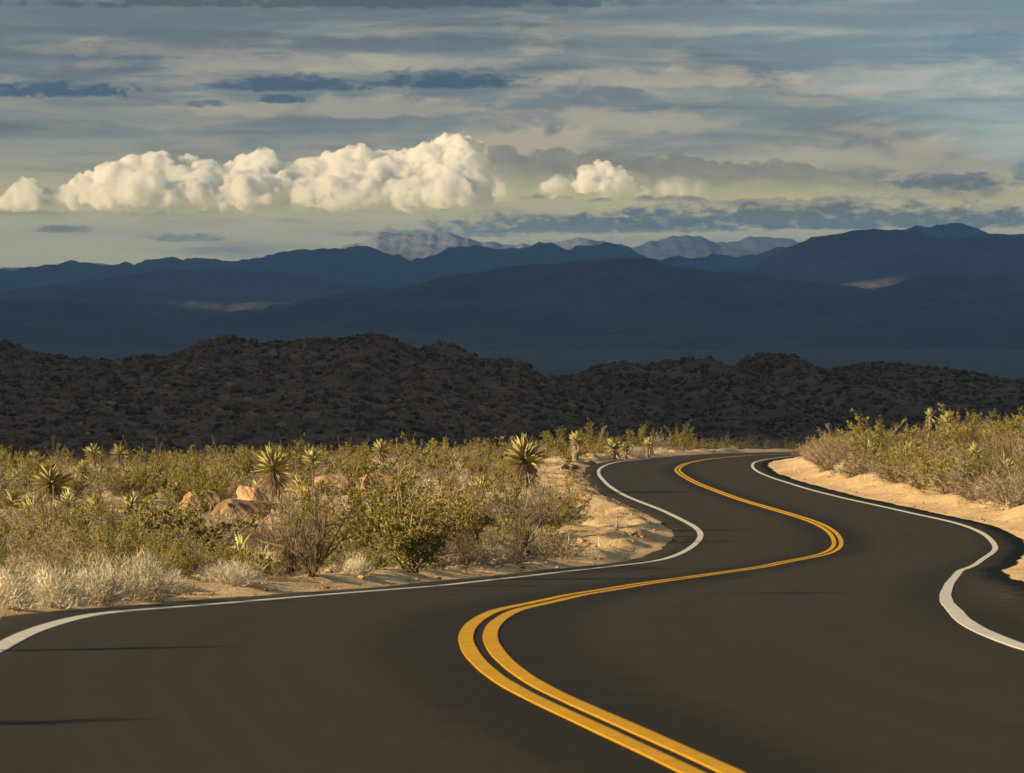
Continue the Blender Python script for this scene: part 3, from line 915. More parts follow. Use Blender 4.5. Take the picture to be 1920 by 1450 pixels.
def yucca_parts(seed, trunk, L, nl=80, th_hi=1.75, skirt=True):
    r_ = np.random.default_rng(seed)
    k, rows = 9, 8
    V, T = [], []
    for j in range(rows):
        f = j / (rows - 1); rad = 0.085 * (1.15 - 0.25 * f)
        for i in range(k):
            a = 2 * math.pi * i / k; rr = rad * (1 + 0.22 * r_.normal())
            V.append((rr * math.cos(a) + 0.06 * f * math.sin(seed), rr * math.sin(a), -0.05 + f * (trunk + 0.10)))
            T.append(r_.random())
    F = []
    for j in range(rows - 1):
        for i in range(k):
            a, b = j * k + i, j * k + (i + 1) % k
            F += [(a, b, b + k), (a, b + k, a + k)]
    tr = (np.array(V), np.array(F), np.array(T))
    live = leaf_frames(nl, L, 0.05, th_hi, r_, trunk + 0.08, 0.16)
    dead = leaf_frames(int(nl * 0.8), L * 0.82, max(th_hi, 1.9), 2.85, r_, trunk - 0.02, min(0.5, trunk * 0.7), 0.09) if skirt else []
    return tr, live, dead, r_


def put_yucca(x, y, trunk, L, seed, label, nl=80, th_hi=1.75, wleaf=0.042, lean=(0, 0), single=False, skirt=True, group=None):
    q_ = random.Random(seed * 7 + 3)
    if lean == (0, 0):
        lean = (q_.uniform(-0.14, 0.14), q_.uniform(-0.16, 0.16))
    nl = int(nl * q_.uniform(0.75, 1.15)); th_hi *= q_.uniform(0.88, 1.12); wleaf *= q_.uniform(0.72, 0.95); L *= q_.uniform(0.74, 0.95)
    tr, live, dead, r_ = yucca_parts(seed, trunk, L, nl, th_hi, skirt)
    root = ob('yucca', None, None, (x, y, gzs(x, y) - 0.02), 0.0, None, lean)
    root.empty_display_size = 0.2
    ob('trunk', mesh('trunk', tr[0], tr[1], [M['yuccatrunk']], None, tr[2], True), root)
    if single:                                   # big enough in the picture for each leaf to be a part
        protos = [mesh('leaf', YL[0] * [wleaf, L, max(wleaf, L * 0.6)], YL[1], [M['yucca']], None, np.clip(YL[2] * 0.6 + q * 0.13, 0, 1), True) for q in range(4)]
        from mathutils import Matrix
        for i, (o, s, d, n_, l_) in enumerate(live):
            lf = ob('leaf', protos[i % 4], root)
            k = l_ / L
            lf.matrix_local = Matrix(((s[0], d[0] * k, n_[0], o[0]), (s[1], d[1] * k, n_[1], o[1]), (s[2], d[2] * k, n_[2], o[2]), (0, 0, 0, 1)))
    else:
        v, f, t = leaf_mesh(live, wleaf, r_)
        ob('leaf_crown', mesh('leaf_crown', v, f, [M['yucca']], None, t, True), root)
    if dead:
        v, f, t = leaf_mesh(dead, wleaf * 0.8, r_)
        ob('dead_leaf_skirt', mesh('dead_leaf_skirt', v, f, [M['yuccadead']], None, t, True), root)
    PLACED.append((x, y, L * 0.5))
    return tag(root, label, 'yucca', group)


# (u, base row or depth, trunk px, leaf px, leaves, label)
YU = [
    (985, 916, 52, 52, 150, 'big spiky yucca beside the sandy verge at the road bend', dict(single=True, th_hi=1.6, wleaf=0.036)),
    (518, 940, 62, 44, 95, 'tall yucca with a hanging pale skirt above the orange boulders', dict(single=True, th_hi=1.55, lean=(0, -0.08), wleaf=0.04)),
    (586, 897, 32, 34, 60, 'smaller yucca behind and right of the tall skirted one', {}),
    (100, 945, 40, 46, 90, 'wide flat-topped yucca in the group at the far left', dict(th_hi=1.9, wleaf=0.055)),
    (131, 975, 30, 36, 70, 'yucca with a pale trunk in front of the wide flat-topped one', dict(single=True)),
    (152, 915, 30, 27, 60, 'yucca with a dried skirt behind the wide flat-topped one', {}),
    (20, 972, 28, 30, 60, 'yucca nearest the left edge with a short pale trunk', {}),
    (62, 978, 12, 44, 70, 'low broad yucca between the two pale-trunked ones', dict(th_hi=1.5, skirt=False)),
    (22, 918, 14, 30, 50, 'small yellow green yucca high at the left edge', {}),
    (-4, 935, 22, 36, 60, 'yucca half cut off by the left edge of the picture', {}),
    (178, 875, 22, 28, 60, 'left one of two yuccas standing against the dark hill at the left', {}),
    (226, 873, 20, 26, 60, 'right one of two yuccas standing against the dark hill at the left', dict(th_hi=2.0)),
    (66, 872, 12, 20, 40, 'tiny yucca on the skyline at the far left', {}),
    (262, 872, 10, 20, 40, 'low yucca just right of the two on the left skyline', dict(skirt=False)),
    (180, 968, 6, 40, 60, 'low green yucca clump right of the pale-trunked yucca', dict(th_hi=1.2, skirt=False)),
    (245, 960, 5, 34, 50, 'low yellowish yucca clump just left of the first boulder', dict(th_hi=1.2, skirt=False)),
    (566, 925, 8, 34, 50, 'low yucca clump at the foot of the tall skirted yucca, right side', dict(th_hi=1.3, skirt=False)),
    (488, 925, 6, 28, 40, 'low yucca clump at the foot of the tall skirted yucca, left side', dict(th_hi=1.3, skirt=False)),
    (450, 1040, 3, 48, 26, 'single low green rosette right of the leafy olive bush', dict(th_hi=0.9, skirt=False, wleaf=0.03)),
    (1080, 862, 36, 20, 90, 'round-headed yucca on a slim trunk beside the far bend', dict(th_hi=1.35, wleaf=0.07)),
    (1150, 861, 22, 20, 60, 'yucca on the far verge, left of a pair behind pale bushes', dict(th_hi=1.6, wleaf=0.06)),
    (1172, 861, 18, 16, 50, 'smaller yucca tucked beside the left one of the far pair', dict(th_hi=1.6, wleaf=0.06)),
    (1216, 859, 26, 17, 60, 'yucca on the far verge, right of a pair behind pale bushes', dict(th_hi=1.5, wleaf=0.06)),
    (715, 868, 22, 24, 60, 'yucca on the skyline above the broken rocks', dict(th_hi=1.5)),
    (905, 920, 4, 30, 34, 'small pale yellow rosette left of the big yucca', dict(th_hi=1.2, skirt=False, wleaf=0.03)),
    (652, 1052, 4, 44, 30, 'sprawling rosette at the left foot of the large green bush', dict(th_hi=1.5, skirt=False, wleaf=0.03)),
]
for i, (u, row, tp, lp, nl, lb, kw) in enumerate(YU):
    x, d = at_row(u, row); s = d / FPX
    VIEW.append((u - lp * 0.9, u + lp * 0.9, row - tp * 0.35 - (12 if tp < 15 else 0), d))
    put_yucca(x, d, tp * s, lp * s * 1.05, 900 + i, lb, nl, **kw)
YR = [
    (1884, 108, 22, 46, 60, 'yellow green yucca near the right edge above the grey bushes', dict(th_hi=1.3)),
    (1780, 178, 52, 26, 50, 'yucca on the skyline of the right bank', dict(th_hi=1.4)),
    (1738, 182, 66, 16, 40, 'slim stalk yucca on the skyline left of the skyline yucca', dict(th_hi=0.8)),
    (1638, 128, 6, 50, 22, 'narrow upright rosette at the top of the bare sand on the right', dict(th_hi=0.55, skirt=False, wleaf=0.05)),
    (1838, 120, 46, 26, 40, 'pale dried yucca with a drooping head on the right bank', dict(th_hi=1.9)),
    (1700, 160, 10, 40, 40, 'low rosette among dry bushes on the right bank', dict(th_hi=1.2, skirt=False)),
]
for i, (u, d, tp, lp, nl, lb, kw) in enumerate(YR):
    while (u - CX) / FPX * d - er_(d) < 3.6 and d < 190:
        d += 1.0
    s = d / FPX
    put_yucca((u - CX) / FPX * d, d, tp * s, lp * s, 960 + i, lb, nl, **kw)

# plants just outside the left of the picture whose shadows reach over the near road
for i, (x, y, t, L, lb) in enumerate([(-6.6, 17.7, 1.25, 0.22, 'yucca left of the near road, out of the picture, throwing the nearest shadow'),
                                      (-7.4, 24.3, 1.4, 0.24, 'yucca left of the near road, out of the picture, throwing the second shadow'),
                                      (-7.3, 41.0, 2.9, 0.5, 'tall yucca left of the picture whose shadow crosses both lanes')]):
    put_yucca(x, y, t, L, 980 + i, lb, 26, skirt=False, th_hi=1.2, wleaf=0.03)


# ---------------- boulders
def put_boulder(u, row, wpx, hpx, seed, label, sub=3, d=None, group=None, z=None, x=None, m_='boulder', sink=0.25, depth=0.9):
    if d is None:
        x, d = at_row(u, row)
    elif x is None:
        x = (u - CX) / FPX * d
    s = d / FPX
    if m_ == 'boulder':
        VIEW.append((u - wpx * 0.5, u + wpx * 0.5, row - hpx * 0.3, d))
    V, F = rock_shape(sub, seed)
    V = (V - (V.min(0) + V.max(0)) / 2) / (V.max(0) - V.min(0))
    V = V * [wpx * s, wpx * s * depth, hpx * s * (1 + sink)]
    V[:, 2] -= V[:, 2].min() + hpx * s * sink
    zz = gzs(x, d) if z is None else z
    o = ob('boulder', mesh('boulder', V, F, [M[m_]], None, np.full(len(V), random.random()), True), None, (x, d, zz))
    PLACED.append((x, d, wpx * s * 0.35))
    return tag(o, label, 'boulder', group)


for i, b in enumerate([
    (374, 960, 78, 46, 'rounded tan boulder, left one of the two big boulders', ), (452, 975, 100, 46, 'broad orange boulder, right one of the two big boulders'),
    (478, 955, 60, 48, 'sloping orange rock leaning behind the broad orange boulder'), (487, 930, 26, 24, 'small pointed rock above the broad orange boulder'),
    (628, 928, 68, 44, 'blocky tan rock, left of the broken rocks in the scrub'), (694, 930, 46, 48, 'angular tan rock in the middle of the broken rocks'),
    (728, 926, 40, 44, 'split tan rock at the right of the broken rocks'), (572, 930, 44, 22, 'low tan rock between the tall yucca and the broken rocks'),
    (755, 922, 22, 18, 'small tan rock right of the broken rocks'), (700, 905, 30, 20, 'small cap rock behind the broken rocks'),
    (870, 925, 14, 22, 'small upright tan stone left of the pale rosette'),
    (1190, 1006, 12, 9, 'pale stone on the sandy verge inside the bend'), (1206, 1009, 11, 7, 'second pale stone beside the first on the sandy verge'),
    (1090, 1018, 18, 12, 'half-buried stone near the tussock on the sandy verge'), (1105, 872, 24, 10, 'flat stone beside the far bend'),
    (1066, 878, 34, 10, 'flat reddish stone left of the far bend'), (1850, 1012, 5, 4, 'single pebble on the right asphalt shoulder')][:16]):
    put_boulder(b[0], b[1], b[2] * 1.15, b[3] * 0.85, 1200 + i, b[4], 4 if b[2] > 30 else 2, sink=0.55)

# ---------------- the rest of the scrub
CELL = {}


def cell_add(x, y, r):
    CELL.setdefault((int(x // 3), int(y // 3)), []).append((x, y, r))


def free(x, y, r, k=0.8):
    cx_, cy_ = int(x // 3), int(y // 3)
    for i in (-1, 0, 1):
        for j in (-1, 0, 1):
            for a, b, c in CELL.get((cx_ + i, cy_ + j), ()):
                if (a - x) ** 2 + (b - y) ** 2 < ((r + c) * k) ** 2:
                    return False
    return True


for p_ in PLACED:
    cell_add(*p_)
cand = []
r_ = np.random.default_rng(42)
tries = 0
while len(cand) < 3000 and tries < 80000:
    tries += 1
    y = 31 + (300 - 31) * r_.random() ** 0.85
    hw = 0.124 * y + 2.0
    x = r_.uniform(-hw - 1.5, hw)
    if tries % 5 == 0 and y > 70:                                    # the right bank is as densely grown
        x = er_(y) + r_.uniform(1.5, 16)
        if x > hw:
            continue
    if tries % 9 == 0:                                               # and so is the edge of the near verge
        y = r_.uniform(36, 84); x = el_(y) - r_.uniform(0.7, 2.6)
    dl, dr = el_(y) - x, x - er_(y)
    if max(dl, dr) < 0.7:
        continue
    if dl > 0 and 84 < y < 175 and dl < 1.2 + 1.6 * sstep(y, 84, 100) * (1 - 0.4 * sstep(y, 130, 175)):
        continue                                                     # bare sandy verge inside the bend
    if dr > 0 and (dr < 1.7 + 0.9 * fbm(y * 0.1, 0.0, 3, 2) and 60 < y < 215 or y < 60):
        continue                                                     # bare sand bank
    q = r_.random(); zone = fbm(x * 0.12, y * 0.05, 77, 3)
    if dl > 0 and y < 52:
        kd = 'straw' if q < 0.35 else 'dry' if q < 0.7 else 'grey' if q < 0.85 else 'creosote'
    else:
        q = q - 0.22 * zone
        kd = 'creosote' if q < 0.30 else 'dry' if q < 0.62 else 'grey' if q < 0.80 else 'straw' if q < 0.93 else 'dead'
    h = {'creosote': 0.85, 'dry': 0.62, 'grey': 0.62, 'straw': 0.42, 'dead': 0.85}[kd] * r_.uniform(0.65, 1.35)
    w = h * {'creosote': 1.25, 'dry': 1.5, 'grey': 1.5, 'straw': 1.7, 'dead': 0.9}[kd] * r_.uniform(0.85, 1.25)
    if y < 60:
        h *= 0.62; w *= 0.72
    if dl > 0 and dl < 2.2:
        h *= 0.6; w *= 0.7
    h *= 1 - 0.15 * sstep(y, 180, 260)
    uc, up, top = CX + x / y * FPX, 0.5 * w * FPX / y, HOR - (gz(y) + h * 0.95) / y * FPX
    if any(y < d_ and uc + up > a_ and uc - up < b_ and top < r0_ for a_, b_, r0_, d_ in VIEW):
        continue
    if not free(x, y, w * 0.5, 0.62):
        continue
    zb = None
    cand.append((h * FPX / y, kd, x, y, w, h, r_.uniform(0, 6.28)))
    cell_add(x, y, w * 0.30)
print('scrub', len(cand), tries)
cand.sort(key=lambda c: -c[0])
TXT = {'creosote': 'olive green bush', 'dry': 'tan dry bush', 'grey': 'grey twiggy bush', 'straw': 'low pale straw bush', 'dead': 'bare upright shrub'}
LM = [(985, 870, 'the big yucca by the bend'), (515, 880, 'the tall skirted yucca'), (100, 905, 'the wide flat-topped yucca'), (375, 940, 'the rounded tan boulder'),
      (452, 955, 'the broad orange boulder'), (690, 905, 'the broken rocks'), (580, 1020, 'the dark bare shrub'), (770, 990, 'the largest green bush'), (310, 1000, 'the leafy olive bush'),
      (120, 1090, 'the pale roadside row'), (200, 850, 'the left skyline yuccas'), (1080, 835, 'the round-headed yucca'), (715, 845, 'the middle skyline yucca'),
      (1190, 840, 'the far verge yuccas'), (1640, 870, 'the narrow rosette'), (1780, 780, 'the right skyline yucca'), (1884, 870, 'the right edge yucca'),
      (20, 950, 'the left edge yuccas'), (131, 950, 'the pale-trunked yucca'), (960, 960, 'the broad grey bush'), (600, 865, 'the lesser yucca'),
      (1560, 830, 'the right bank end')]
ORD = ['first', 'second', 'third', 'fourth', 'fifth', 'sixth', 'seventh', 'eighth', 'ninth', 'tenth', 'eleventh', 'twelfth']
GRP = {'creosote': 'green bushes of the dense scrub', 'dry': 'tan dry bushes of the dense scrub', 'grey': 'grey twiggy bushes of the dense scrub', 'straw': 'pale bushes of the dense scrub', 'dead': 'bare shrubs of the dense scrub'}
NIND = 270


def where(u, row):
    k = min(range(len(LM)), key=lambda k: (LM[k][0] - u) ** 2 + ((LM[k][1] - row) * 1.6) ** 2)
    du, dv = u - LM[k][0], row - LM[k][1]
    side = ('right of ' if du > 0 else 'left of ') if abs(du) > abs(dv) * 1.3 else ('below ' if dv > 0 else 'above ')
    return side + LM[k][2]


def number(labels, us):
    """labels that occur twice are told apart by their order from the left"""
    by = {}
    for i, l in enumerate(labels):
        by.setdefault(l, []).append(i)
    out = list(labels)
    for l, ids in by.items():
        if len(ids) > 1:
            for n, i in enumerate(sorted(ids, key=lambda i: us[i])):
                out[i] = l + ', ' + (ORD[n] if n < len(ORD) else '%dth' % (n + 1)) + ' from the left'
    return out


ind = cand[:NIND]
iu = [CX + c[2] / c[3] * FPX for c in ind]; ir = [HOR - (gzs(c[2], c[3]) + c[5] * 0.5) / c[3] * FPX for c in ind]
lab = number([TXT[c[1]] + ' ' + where(u, r) for c, u, r in zip(ind, iu, ir)], iu)
for i, (pxh, kd, x, y, w, h, a) in enumerate(ind):
    put_shrub(kd, i % 4, x, y, w, h, a, lab[i], GRP[kd])

KINDS = ['creosote', 'dry', 'grey', 'straw', 'dead']
LOW = {}
for kd in KINDS:
    for v in range(4):
        st, fo = shrub(kd, 700 + KINDS.index(kd) * 10 + v, 0.10)
        # fewer, larger leaves so that the crown stays as full when seen from far off
        if kd == 'straw':
            fo = (fo[0], fo[1], fo[2])
        V = fo[0].reshape(-1, 3 if kd == 'straw' else 4, 3); c0 = V.mean(1, keepdims=True)
        V = (c0 + (V - c0) * (2.4 if kd in ('creosote',) else 2.2)).reshape(-1, 3)
        V[:, 2] = np.maximum(V[:, 2], 0)
        A = st[0]
        LOW[kd, v] = ((V, fo[1], fo[2]), st)
bt = Batch()
rest = cand[NIND:]
rz_ = ground_z(np.array([c[2] for c in rest]), np.array([c[3] for c in rest]))
for i, (pxh, kd, x, y, w, h, a) in enumerate(rest):
    fo, st = LOW[kd, i % 4]
    sc = np.array([w / 1.35, w / 1.35, h]); o = np.array([x, y, rz_[i] - 0.02]); dt = r_.normal() * 0.15
    bt.add(rotz(fo[0] * sc, a) + o, fo[1], np.clip(fo[2] + dt, 0, 1), KINDS.index(kd))
    bt.add(rotz(st[0] * sc, a) + o, st[1], np.clip(st[2] + dt, 0, 1), 5)
o = ob('desert_scrub', bt.mesh('desert_scrub', [M[FM[k]] for k in KINDS] + [M['wood']]))
tag(o, 'mass of small olive and tan bushes filling the desert on both sides of the road', 'scrub', kind='stuff')

# dry grass and litter between the bushes
bt = Batch()
r_ = np.random.default_rng(5)
N = 6500
gy = 30 + 240 * r_.random(N) ** 0.8; gx = r_.uniform(-1, 1, N) * (0.124 * gy + 1.5)
gl, gr = el_(gy) - gx, gx - er_(gy); q = r_.random(N)
bad = (np.maximum(gl, gr) < 0.7) | ((gr > 0) & (gy < 70)) | ((gr > 0) & (gr < 2.8) & (q < 0.93)) | ((gl > 0) & (gl < 2.6) & (q < 0.75))
gx, gy = gx[~bad], gy[~bad]
n = 9; gx, gy = np.repeat(gx, n), np.repeat(gy, n); N = len(gx)
az = r_.uniform(0, 6.28, N); th = np.abs(r_.normal(0, 0.55, N))
gx = gx + r_.normal(0, 0.06, N); gy = gy + r_.normal(0, 0.06, N)
v, f, t = leaves(np.c_[gx, gy, ground_z(gx, gy) - 0.01], np.c_[np.sin(th) * np.cos(az), np.sin(th) * np.sin(az), np.cos(th)], r_.uniform(0.14, 0.42, N), 0.012 + 0.00006 * gy, r_, True)
half = len(f) // 2
bt.add(v[:half * 3], f[:half], t[:half * 3], 0); bt.add(v[half * 3:], f[half:] - half * 3, t[half * 3:], 1)
o = ob('dry_grass', bt.mesh('dry_grass', [M['straw'], M['dry']]))
tag(o, 'thin dry grass growing between the bushes', 'grass', kind='stuff')

bt = Batch()
N = 2800
gy = 24 + 200 * r_.random(N) ** 1.1
gx = np.where(r_.random(N) < 0.6, el_(gy) - 0.05 - np.abs(r_.normal(0, 0.9, N)), er_(gy) + 0.05 + np.abs(r_.normal(0, 2.0, N)))
gzv = ground_z(gx, gy)
for x, y, z in zip(gx, gy, gzv):
    V, F = ICO[0]
    sz = 0.010 + 0.035 * r_.random() ** 5
    V = V * (1 + 0.25 * r_.normal(size=V.shape)) * sz * [1.2, 1.0, 0.7]
    bt.add(V + [x, y, z + sz * 0.3], F, r_.random())
o = ob('gravel', bt.mesh('gravel', [M['boulder']]))
tag(o, 'loose gravel and small stones along both sandy road verges', 'gravel', kind='stuff')

# ---------------- rubble and scrub of the shaded hills
r_ = np.random.default_rng(11)
PA = on_terrain(GA, 8000, 301, 0.02, 1.01, -80, 1250)
size = 0.12 + 0.20 * r_.random(len(PA)) + 1.0 * r_.random(len(PA)) ** 12.0 + 0.3 * np.clip(fbm(PA[:, 0] / 14, PA[:, 1] / 30, 88, 3), 0, 1) * r_.random(len(PA))
order = np.argsort(-size)
PARTS = [(130, 'left dip'), (300, 'low left saddle'), (440, 'rocky knob'), (600, 'jagged crest'), (720, 'main summit'), (835, 'second summit'), (960, 'right shoulder'), (1250, 'right foot')]
hb = PA[order[:120]]
crest = np.interp(hb[:, 3], [p[0] for p in HA], [p[1] for p in HA])
hl = []
for (x, y, z, u, row), cr in zip(hb, crest):
    f = (row - cr) / max(20, 850 - cr)
    nm = min(PARTS, key=lambda p: abs(p[0] - u))[1]
    hl.append('dark hill boulder ' + ('at the top of the ' if f < 0.2 else 'midway below the ' if f < 0.6 else 'low under the ') + nm)
hl = number(hl, hb[:, 3])
for k, i in enumerate(order[:120]):
    x, y, z, u, row = PA[i]
    w = size[i] * FPX / y
    put_boulder(u, row, w * 1.2, w * r_.uniform(0.4, 0.75), 1400 + k, hl[k], 2, y, 'boulders of the shaded rocky hill', z, x, 'hillrock', 0.3)
bt = Batch()
shapes = [rock_shape(1, 1600 + k, 0.8, 0.35) for k in range(10)]
for i in order[120:]:
    V, F = shapes[i % 10]
    bt.add(rotz(V * size[i] * 0.62 * [1, 1, r_.uniform(0.7, 1.3)], r_.uniform(0, 6.28)) + PA[i, :3] + [0, 0, 0.1 * size[i]], F, r_.random())
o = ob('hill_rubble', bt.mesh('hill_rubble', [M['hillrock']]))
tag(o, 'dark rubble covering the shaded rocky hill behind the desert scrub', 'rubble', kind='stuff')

bt = Batch()
domes = []
for k in range(8):
    V, F = ICO[1]; V = V.copy(); q = np.random.default_rng(1700 + k)
    V = V * (1 + 0.38 * q.normal(size=(len(V), 1)))
    V[:, 2] = np.abs(V[:, 2]) * 1.1 - 0.05
    domes.append((V, F))
for G, n, seed, lo, um, ux, h0 in ((GA, 4200, 311, 0.0, -80, 1500, 0.25), (GB, 9000, 321, 0.0, 700, 2000, 0.36)):
    for i, (x, y, z, u, row) in enumerate(on_terrain(G, n, seed, lo, 1.0, um, ux)):
        V, F = domes[i % 8]
        h = h0 * r_.uniform(0.45, 1.5)
        bt.add(rotz(V * [h * 1.15, h * 1.15, h * r_.uniform(0.7, 1.2)], r_.uniform(0, 6.28)) + [x, y, z - 0.05], F, np.clip(r_.normal(0.25, 0.3, len(V)) + r_.normal(0, 0.25), 0, 1))
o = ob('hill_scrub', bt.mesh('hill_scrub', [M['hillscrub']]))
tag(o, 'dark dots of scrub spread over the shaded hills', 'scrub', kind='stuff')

# ------------------------------------------------------------------ clouds
def cloud_mesh(name, spheres, voxel, disp, seed, m_='cloud'):
    k_ = CD / 23000.0; voxel = voxel * k_; disp = [(a * k_, b * k_) for a, b in disp]
    bt = Batch(); V0, F0 = ICO[2]
    for x, y, z, rx, rz_ in spheres:
        bt.add(V0 * [rx, rx, rz_] + [x, y, z], F0, 0)
    o = ob(name, bt.mesh(name, [M[m_]]))
    md = o.modifiers.new('remesh', 'REMESH'); md.mode = 'VOXEL'; md.voxel_size = voxel
    sm = o.modifiers.new('soften', 'SMOOTH'); sm.factor = 0.5; sm.iterations = 9
    for k, (sc, st) in enumerate(disp):
        tx = bpy.data.textures.new('billow', 'CLOUDS'); tx.noise_scale = sc; tx.noise_depth = 3
        dm = o.modifiers.new('billow', 'DISPLACE'); dm.texture = tx; dm.texture_coords = 'GLOBAL'; dm.strength = st; dm.mid_level = 0.5
    dg = bpy.context.evaluated_depsgraph_get()
    me = bpy.data.meshes.new_from_object(o.evaluated_get(dg))
    o.modifiers.clear(); o.data = me
    me.polygons.foreach_set('use_smooth', np.ones(len(me.polygons), bool))
    return o


CD = 46000.0
def puffs(top, base, seed, step=9, depth=520, rmin=14, rmax=34):
    r_ = np.random.default_rng(seed); s = CD / FPX; out = []
    us = np.array([p[0] for p in top], float); rs = np.array([p[1] for p in top], float)
    for u in np.arange(us[0], us[-1], step):
        tr = np.interp(u, us, rs)
        hgt = base - tr
        row = tr
        while row < base - 3:
            rad = min(r_.uniform(rmin, rmax), max(6, hgt * 0.42))
            rr = row + rad * 0.9
            if rr + rad * 0.55 > base:
                rr = base - rad * 0.55
            y = CD + r_.uniform(-0.2, 1) * depth - (rr - tr) * 2.2 * s
            out.append(((u + r_.normal() * 4 - CX) * s, y, (HOR - rr) * s, rad * s, rad * s * 0.9))
            row += rad * r_.uniform(0.7, 1.2)
    return out


BANK = [(-160, 372), (0, 368), (40, 352), (62, 338), (85, 352), (120, 352), (150, 338), (180, 322), (210, 312), (240, 300), (270, 292), (300, 290), (330, 300), (360, 298), (390, 296), (410, 308), (425, 330), (440, 305), (470, 288), (500, 280), (512, 300), (530, 316), (560, 306), (600, 295), (640, 285), (670, 278), (700, 284), (740, 282), (780, 280), (810, 270), (835, 256), (860, 252), (880, 258), (895, 285), (900, 320), (890, 350)]
BANK = [p for i, p in enumerate(BANK) if i == 0 or p[0] > BANK[i - 1][0]]
o = cloud_mesh('cumulus_cloud', puffs(BANK, 388, 71, 6, 340, 10, 36), 9.0, [(190, 85), (85, 52), (42, 34), (20, 14)], 1)
tag(o, 'long bank of heaped sunlit cumulus with a flat base above the left mountains', 'cloud')
o = cloud_mesh('cumulus_cloud', puffs([(1075, 345), (1090, 325), (1110, 310), (1135, 306), (1160, 314), (1185, 330), (1205, 342)], 356, 72, 7, 320, 10, 22), 9.0, [(120, 60), (60, 40), (30, 22)], 2)
tag(o, 'small round sunlit cumulus puff right of the long cloud bank', 'cloud')

GREYTOP = [(885, 330), (905, 290), (930, 272), (955, 280), (985, 300), (1010, 290), (1040, 280), (1062, 272), (1085, 290), (1120, 284), (1150, 280), (1190, 288), (1235, 298), (1262, 288), (1290, 282), (1330, 300), (1400, 312), (1470, 300), (1540, 312), (1610, 325), (1680, 345), (1740, 352)]
sp_ = [(x, y + 1900, z * (CD + 1900) / CD, a, b) for x, y, z, a, b in puffs(GREYTOP, 366, 73, 8, 340, 12, 34)]
o = cloud_mesh('cumulus_cloud', sp_, 12.0, [(190, 80), (85, 48), (40, 26)], 3, 'greycloud')
tag(o, 'wide grey shaded cumulus mass behind and right of the sunlit cloud bank', 'cloud')


def shade_deck():
    """unseen broken cloud deck, added above the left of the view to shade the hills and ranges"""
    sd = np.array(S_DIR); nt, ns = 230, 70
    ty = np.exp(np.linspace(math.log(286), math.log(25000), nt))
    V = []
    top = []
    rr = np.random.default_rng(3)
    for j, y in enumerate(ty):
        Hh = 620 + 0.075 * y
        for s in np.linspace(-1, 1, ns):
            x = s * (0.17 * y + 260)
            zt = np.interp(y, [250, 600, 1500, 10000, 30000], [-12, -8, -40, 0, 120])
            k = (Hh - zt) / sd[2]
            p = np.array([x, y, zt]) + sd * k
            V.append(p)
    V = np.array(V)
    n1 = fbm(V[:, 0] / 420, V[:, 1] / 420, 401, 4)
    th = 60 + 0.01 * V[:, 1]
    up = V + sd * (th * (0.8 + n1) / sd[2])[:, None]; V[:, 2] -= th * 0.15 * n1
    F = grid_faces(ns, nt)
    tyy = np.repeat(ty, ns); txx = np.tile(np.linspace(-1, 1, ns), nt) * (0.17 * tyy + 260)
    fy, fx = tyy[F].mean(1), txx[F].mean(1)
    # two breaks in the deck let the sun through onto the far slopes
    keep = np.ones(len(F), bool)
    for hx, hy, rx, ry in ((1085, 12600, 105, 190), (950, 12580, 60, 150), (-900, 12420, 300, 110)):
        keep &= ~((np.abs(fx - hx) < rx) & (np.abs(fy - hy) < ry))
    F = F[keep]
    nb = len(V)
    e = [i for i in range(ns)]
    e2 = [(nt - 1) * ns + i for i in range(ns)]
    side = [j * ns for j in range(nt)]; side2 = [j * ns + ns - 1 for j in range(nt)]
    Q = [F[:, ::-1], F + nb]
    for L_ in (e, e2, side, side2):
        Q.append(np.array([(a, b, b + nb, a + nb) for a, b in zip(L_[:-1], L_[1:])]))
    o = ob('added_shade_deck', mesh('added_shade_deck', np.r_[V, up], np.concatenate(Q), [M['cloud']], smooth=True))  # opaque slab added out of view to block the sun
    o.data.materials.clear(); o.data.materials.append(M['deck'])
    tag(o, 'unseen long cloud deck added high over the left side to keep the hills in shade', 'cloud')



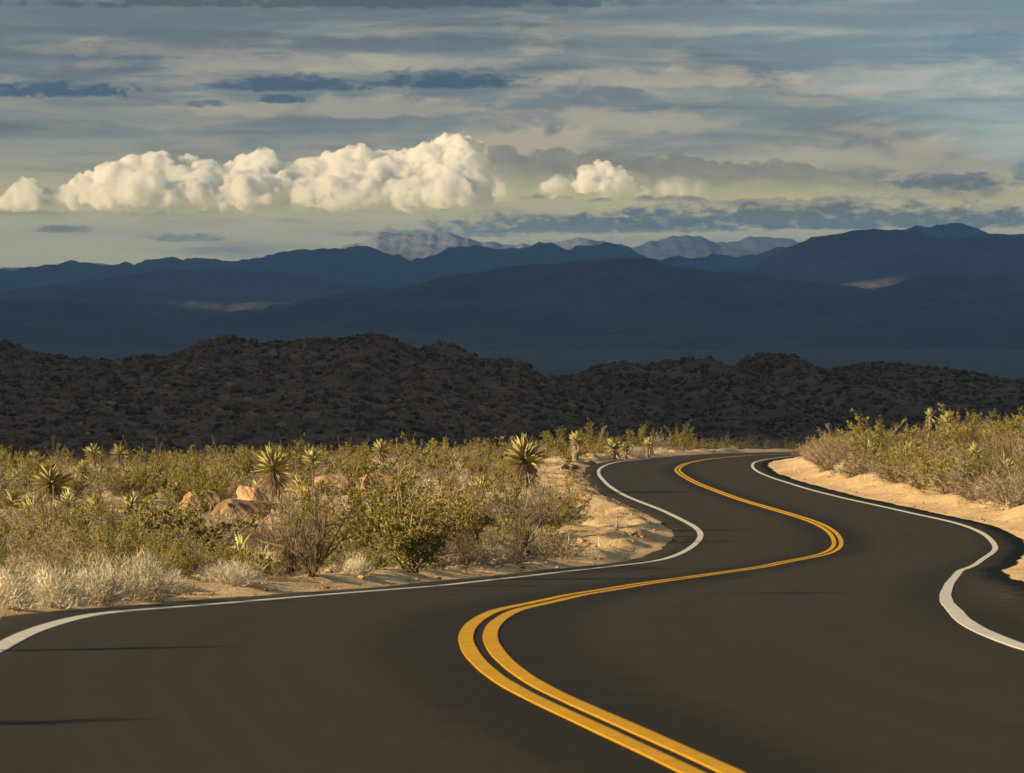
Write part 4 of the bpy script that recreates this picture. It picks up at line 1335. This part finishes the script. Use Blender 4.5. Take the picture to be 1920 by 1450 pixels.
def small_deck(x0, x1, y0, y1, zt, Hh, label):
    """a flat cloud far up the sun's path whose shadow falls on the rectangle at height zt"""
    sd = np.array(S_DIR); n = 24
    xx, yy = np.meshgrid(np.linspace(x0, x1, n), np.linspace(y0, y1, n))
    k = (Hh - zt) / sd[2]
    V = np.c_[xx.ravel(), yy.ravel(), np.full(n * n, zt)] + sd * k
    nn = fbm(V[:, 0] / 900, V[:, 1] / 900, 431, 4)
    ed = np.minimum(np.minimum(xx - x0, x1 - xx) / (x1 - x0), np.minimum(yy - y0, y1 - yy) / (y1 - y0)).ravel() * 8
    up = V + np.c_[np.zeros((n * n, 2)), np.clip(ed, 0.05, 1) * 260 * (0.8 + 0.6 * nn)]
    V[:, 2] -= np.clip(ed, 0.05, 1) * 60 * (1 + nn)
    F = grid_faces(n, n); nb = n * n; Q = [F[:, ::-1], F + nb]
    for L_ in (range(n), range((n - 1) * n, n * n), range(0, n * n, n), range(n - 1, n * n, n)):
        L_ = list(L_); Q.append(np.array([(a, b, b + nb, a + nb) for a, b in zip(L_[:-1], L_[1:])]))
    o = ob('added_shade_deck', mesh('added_shade_deck', np.r_[V, up], np.concatenate(Q), [M['deck']], smooth=True))  # added out of view only for the shade it casts
    tag(o, label, 'cloud')


small_deck(-120, 5600, 46950, 50500, 1150, 5400, 'unseen flat cloud deck added to keep the wide grey cumulus mass in shade')


shade_deck()

# ------------------------------------------------------------------ air
def build_haze():
    x0, x1, y0, y1, z0, z1 = -8200, 8200, -400, 36500, -140, 470
    V = [(x, y, z) for z in (z0, z1) for y in (y0, y1) for x in (x0, x1)]
    F = [(0, 2, 3, 1), (4, 5, 7, 6), (0, 1, 5, 4), (2, 6, 7, 3), (0, 4, 6, 2), (1, 3, 7, 5)]
    m_, g, out = mat('haze_air')
    v = g.node('ShaderNodeVolumePrincipled')
    v.inputs['Color'].default_value = (0.27, 0.54, 1.0, 1); v.inputs['Density'].default_value = 0.000048
    v.inputs['Anisotropy'].default_value = 0.0
    g.l.new(v.outputs[0], out.inputs['Volume'])
    o = ob('haze', mesh('haze', V, F, [m_]))
    tag(o, 'thin blue haze filling the air over the desert valley', 'haze', kind='stuff')


build_haze()
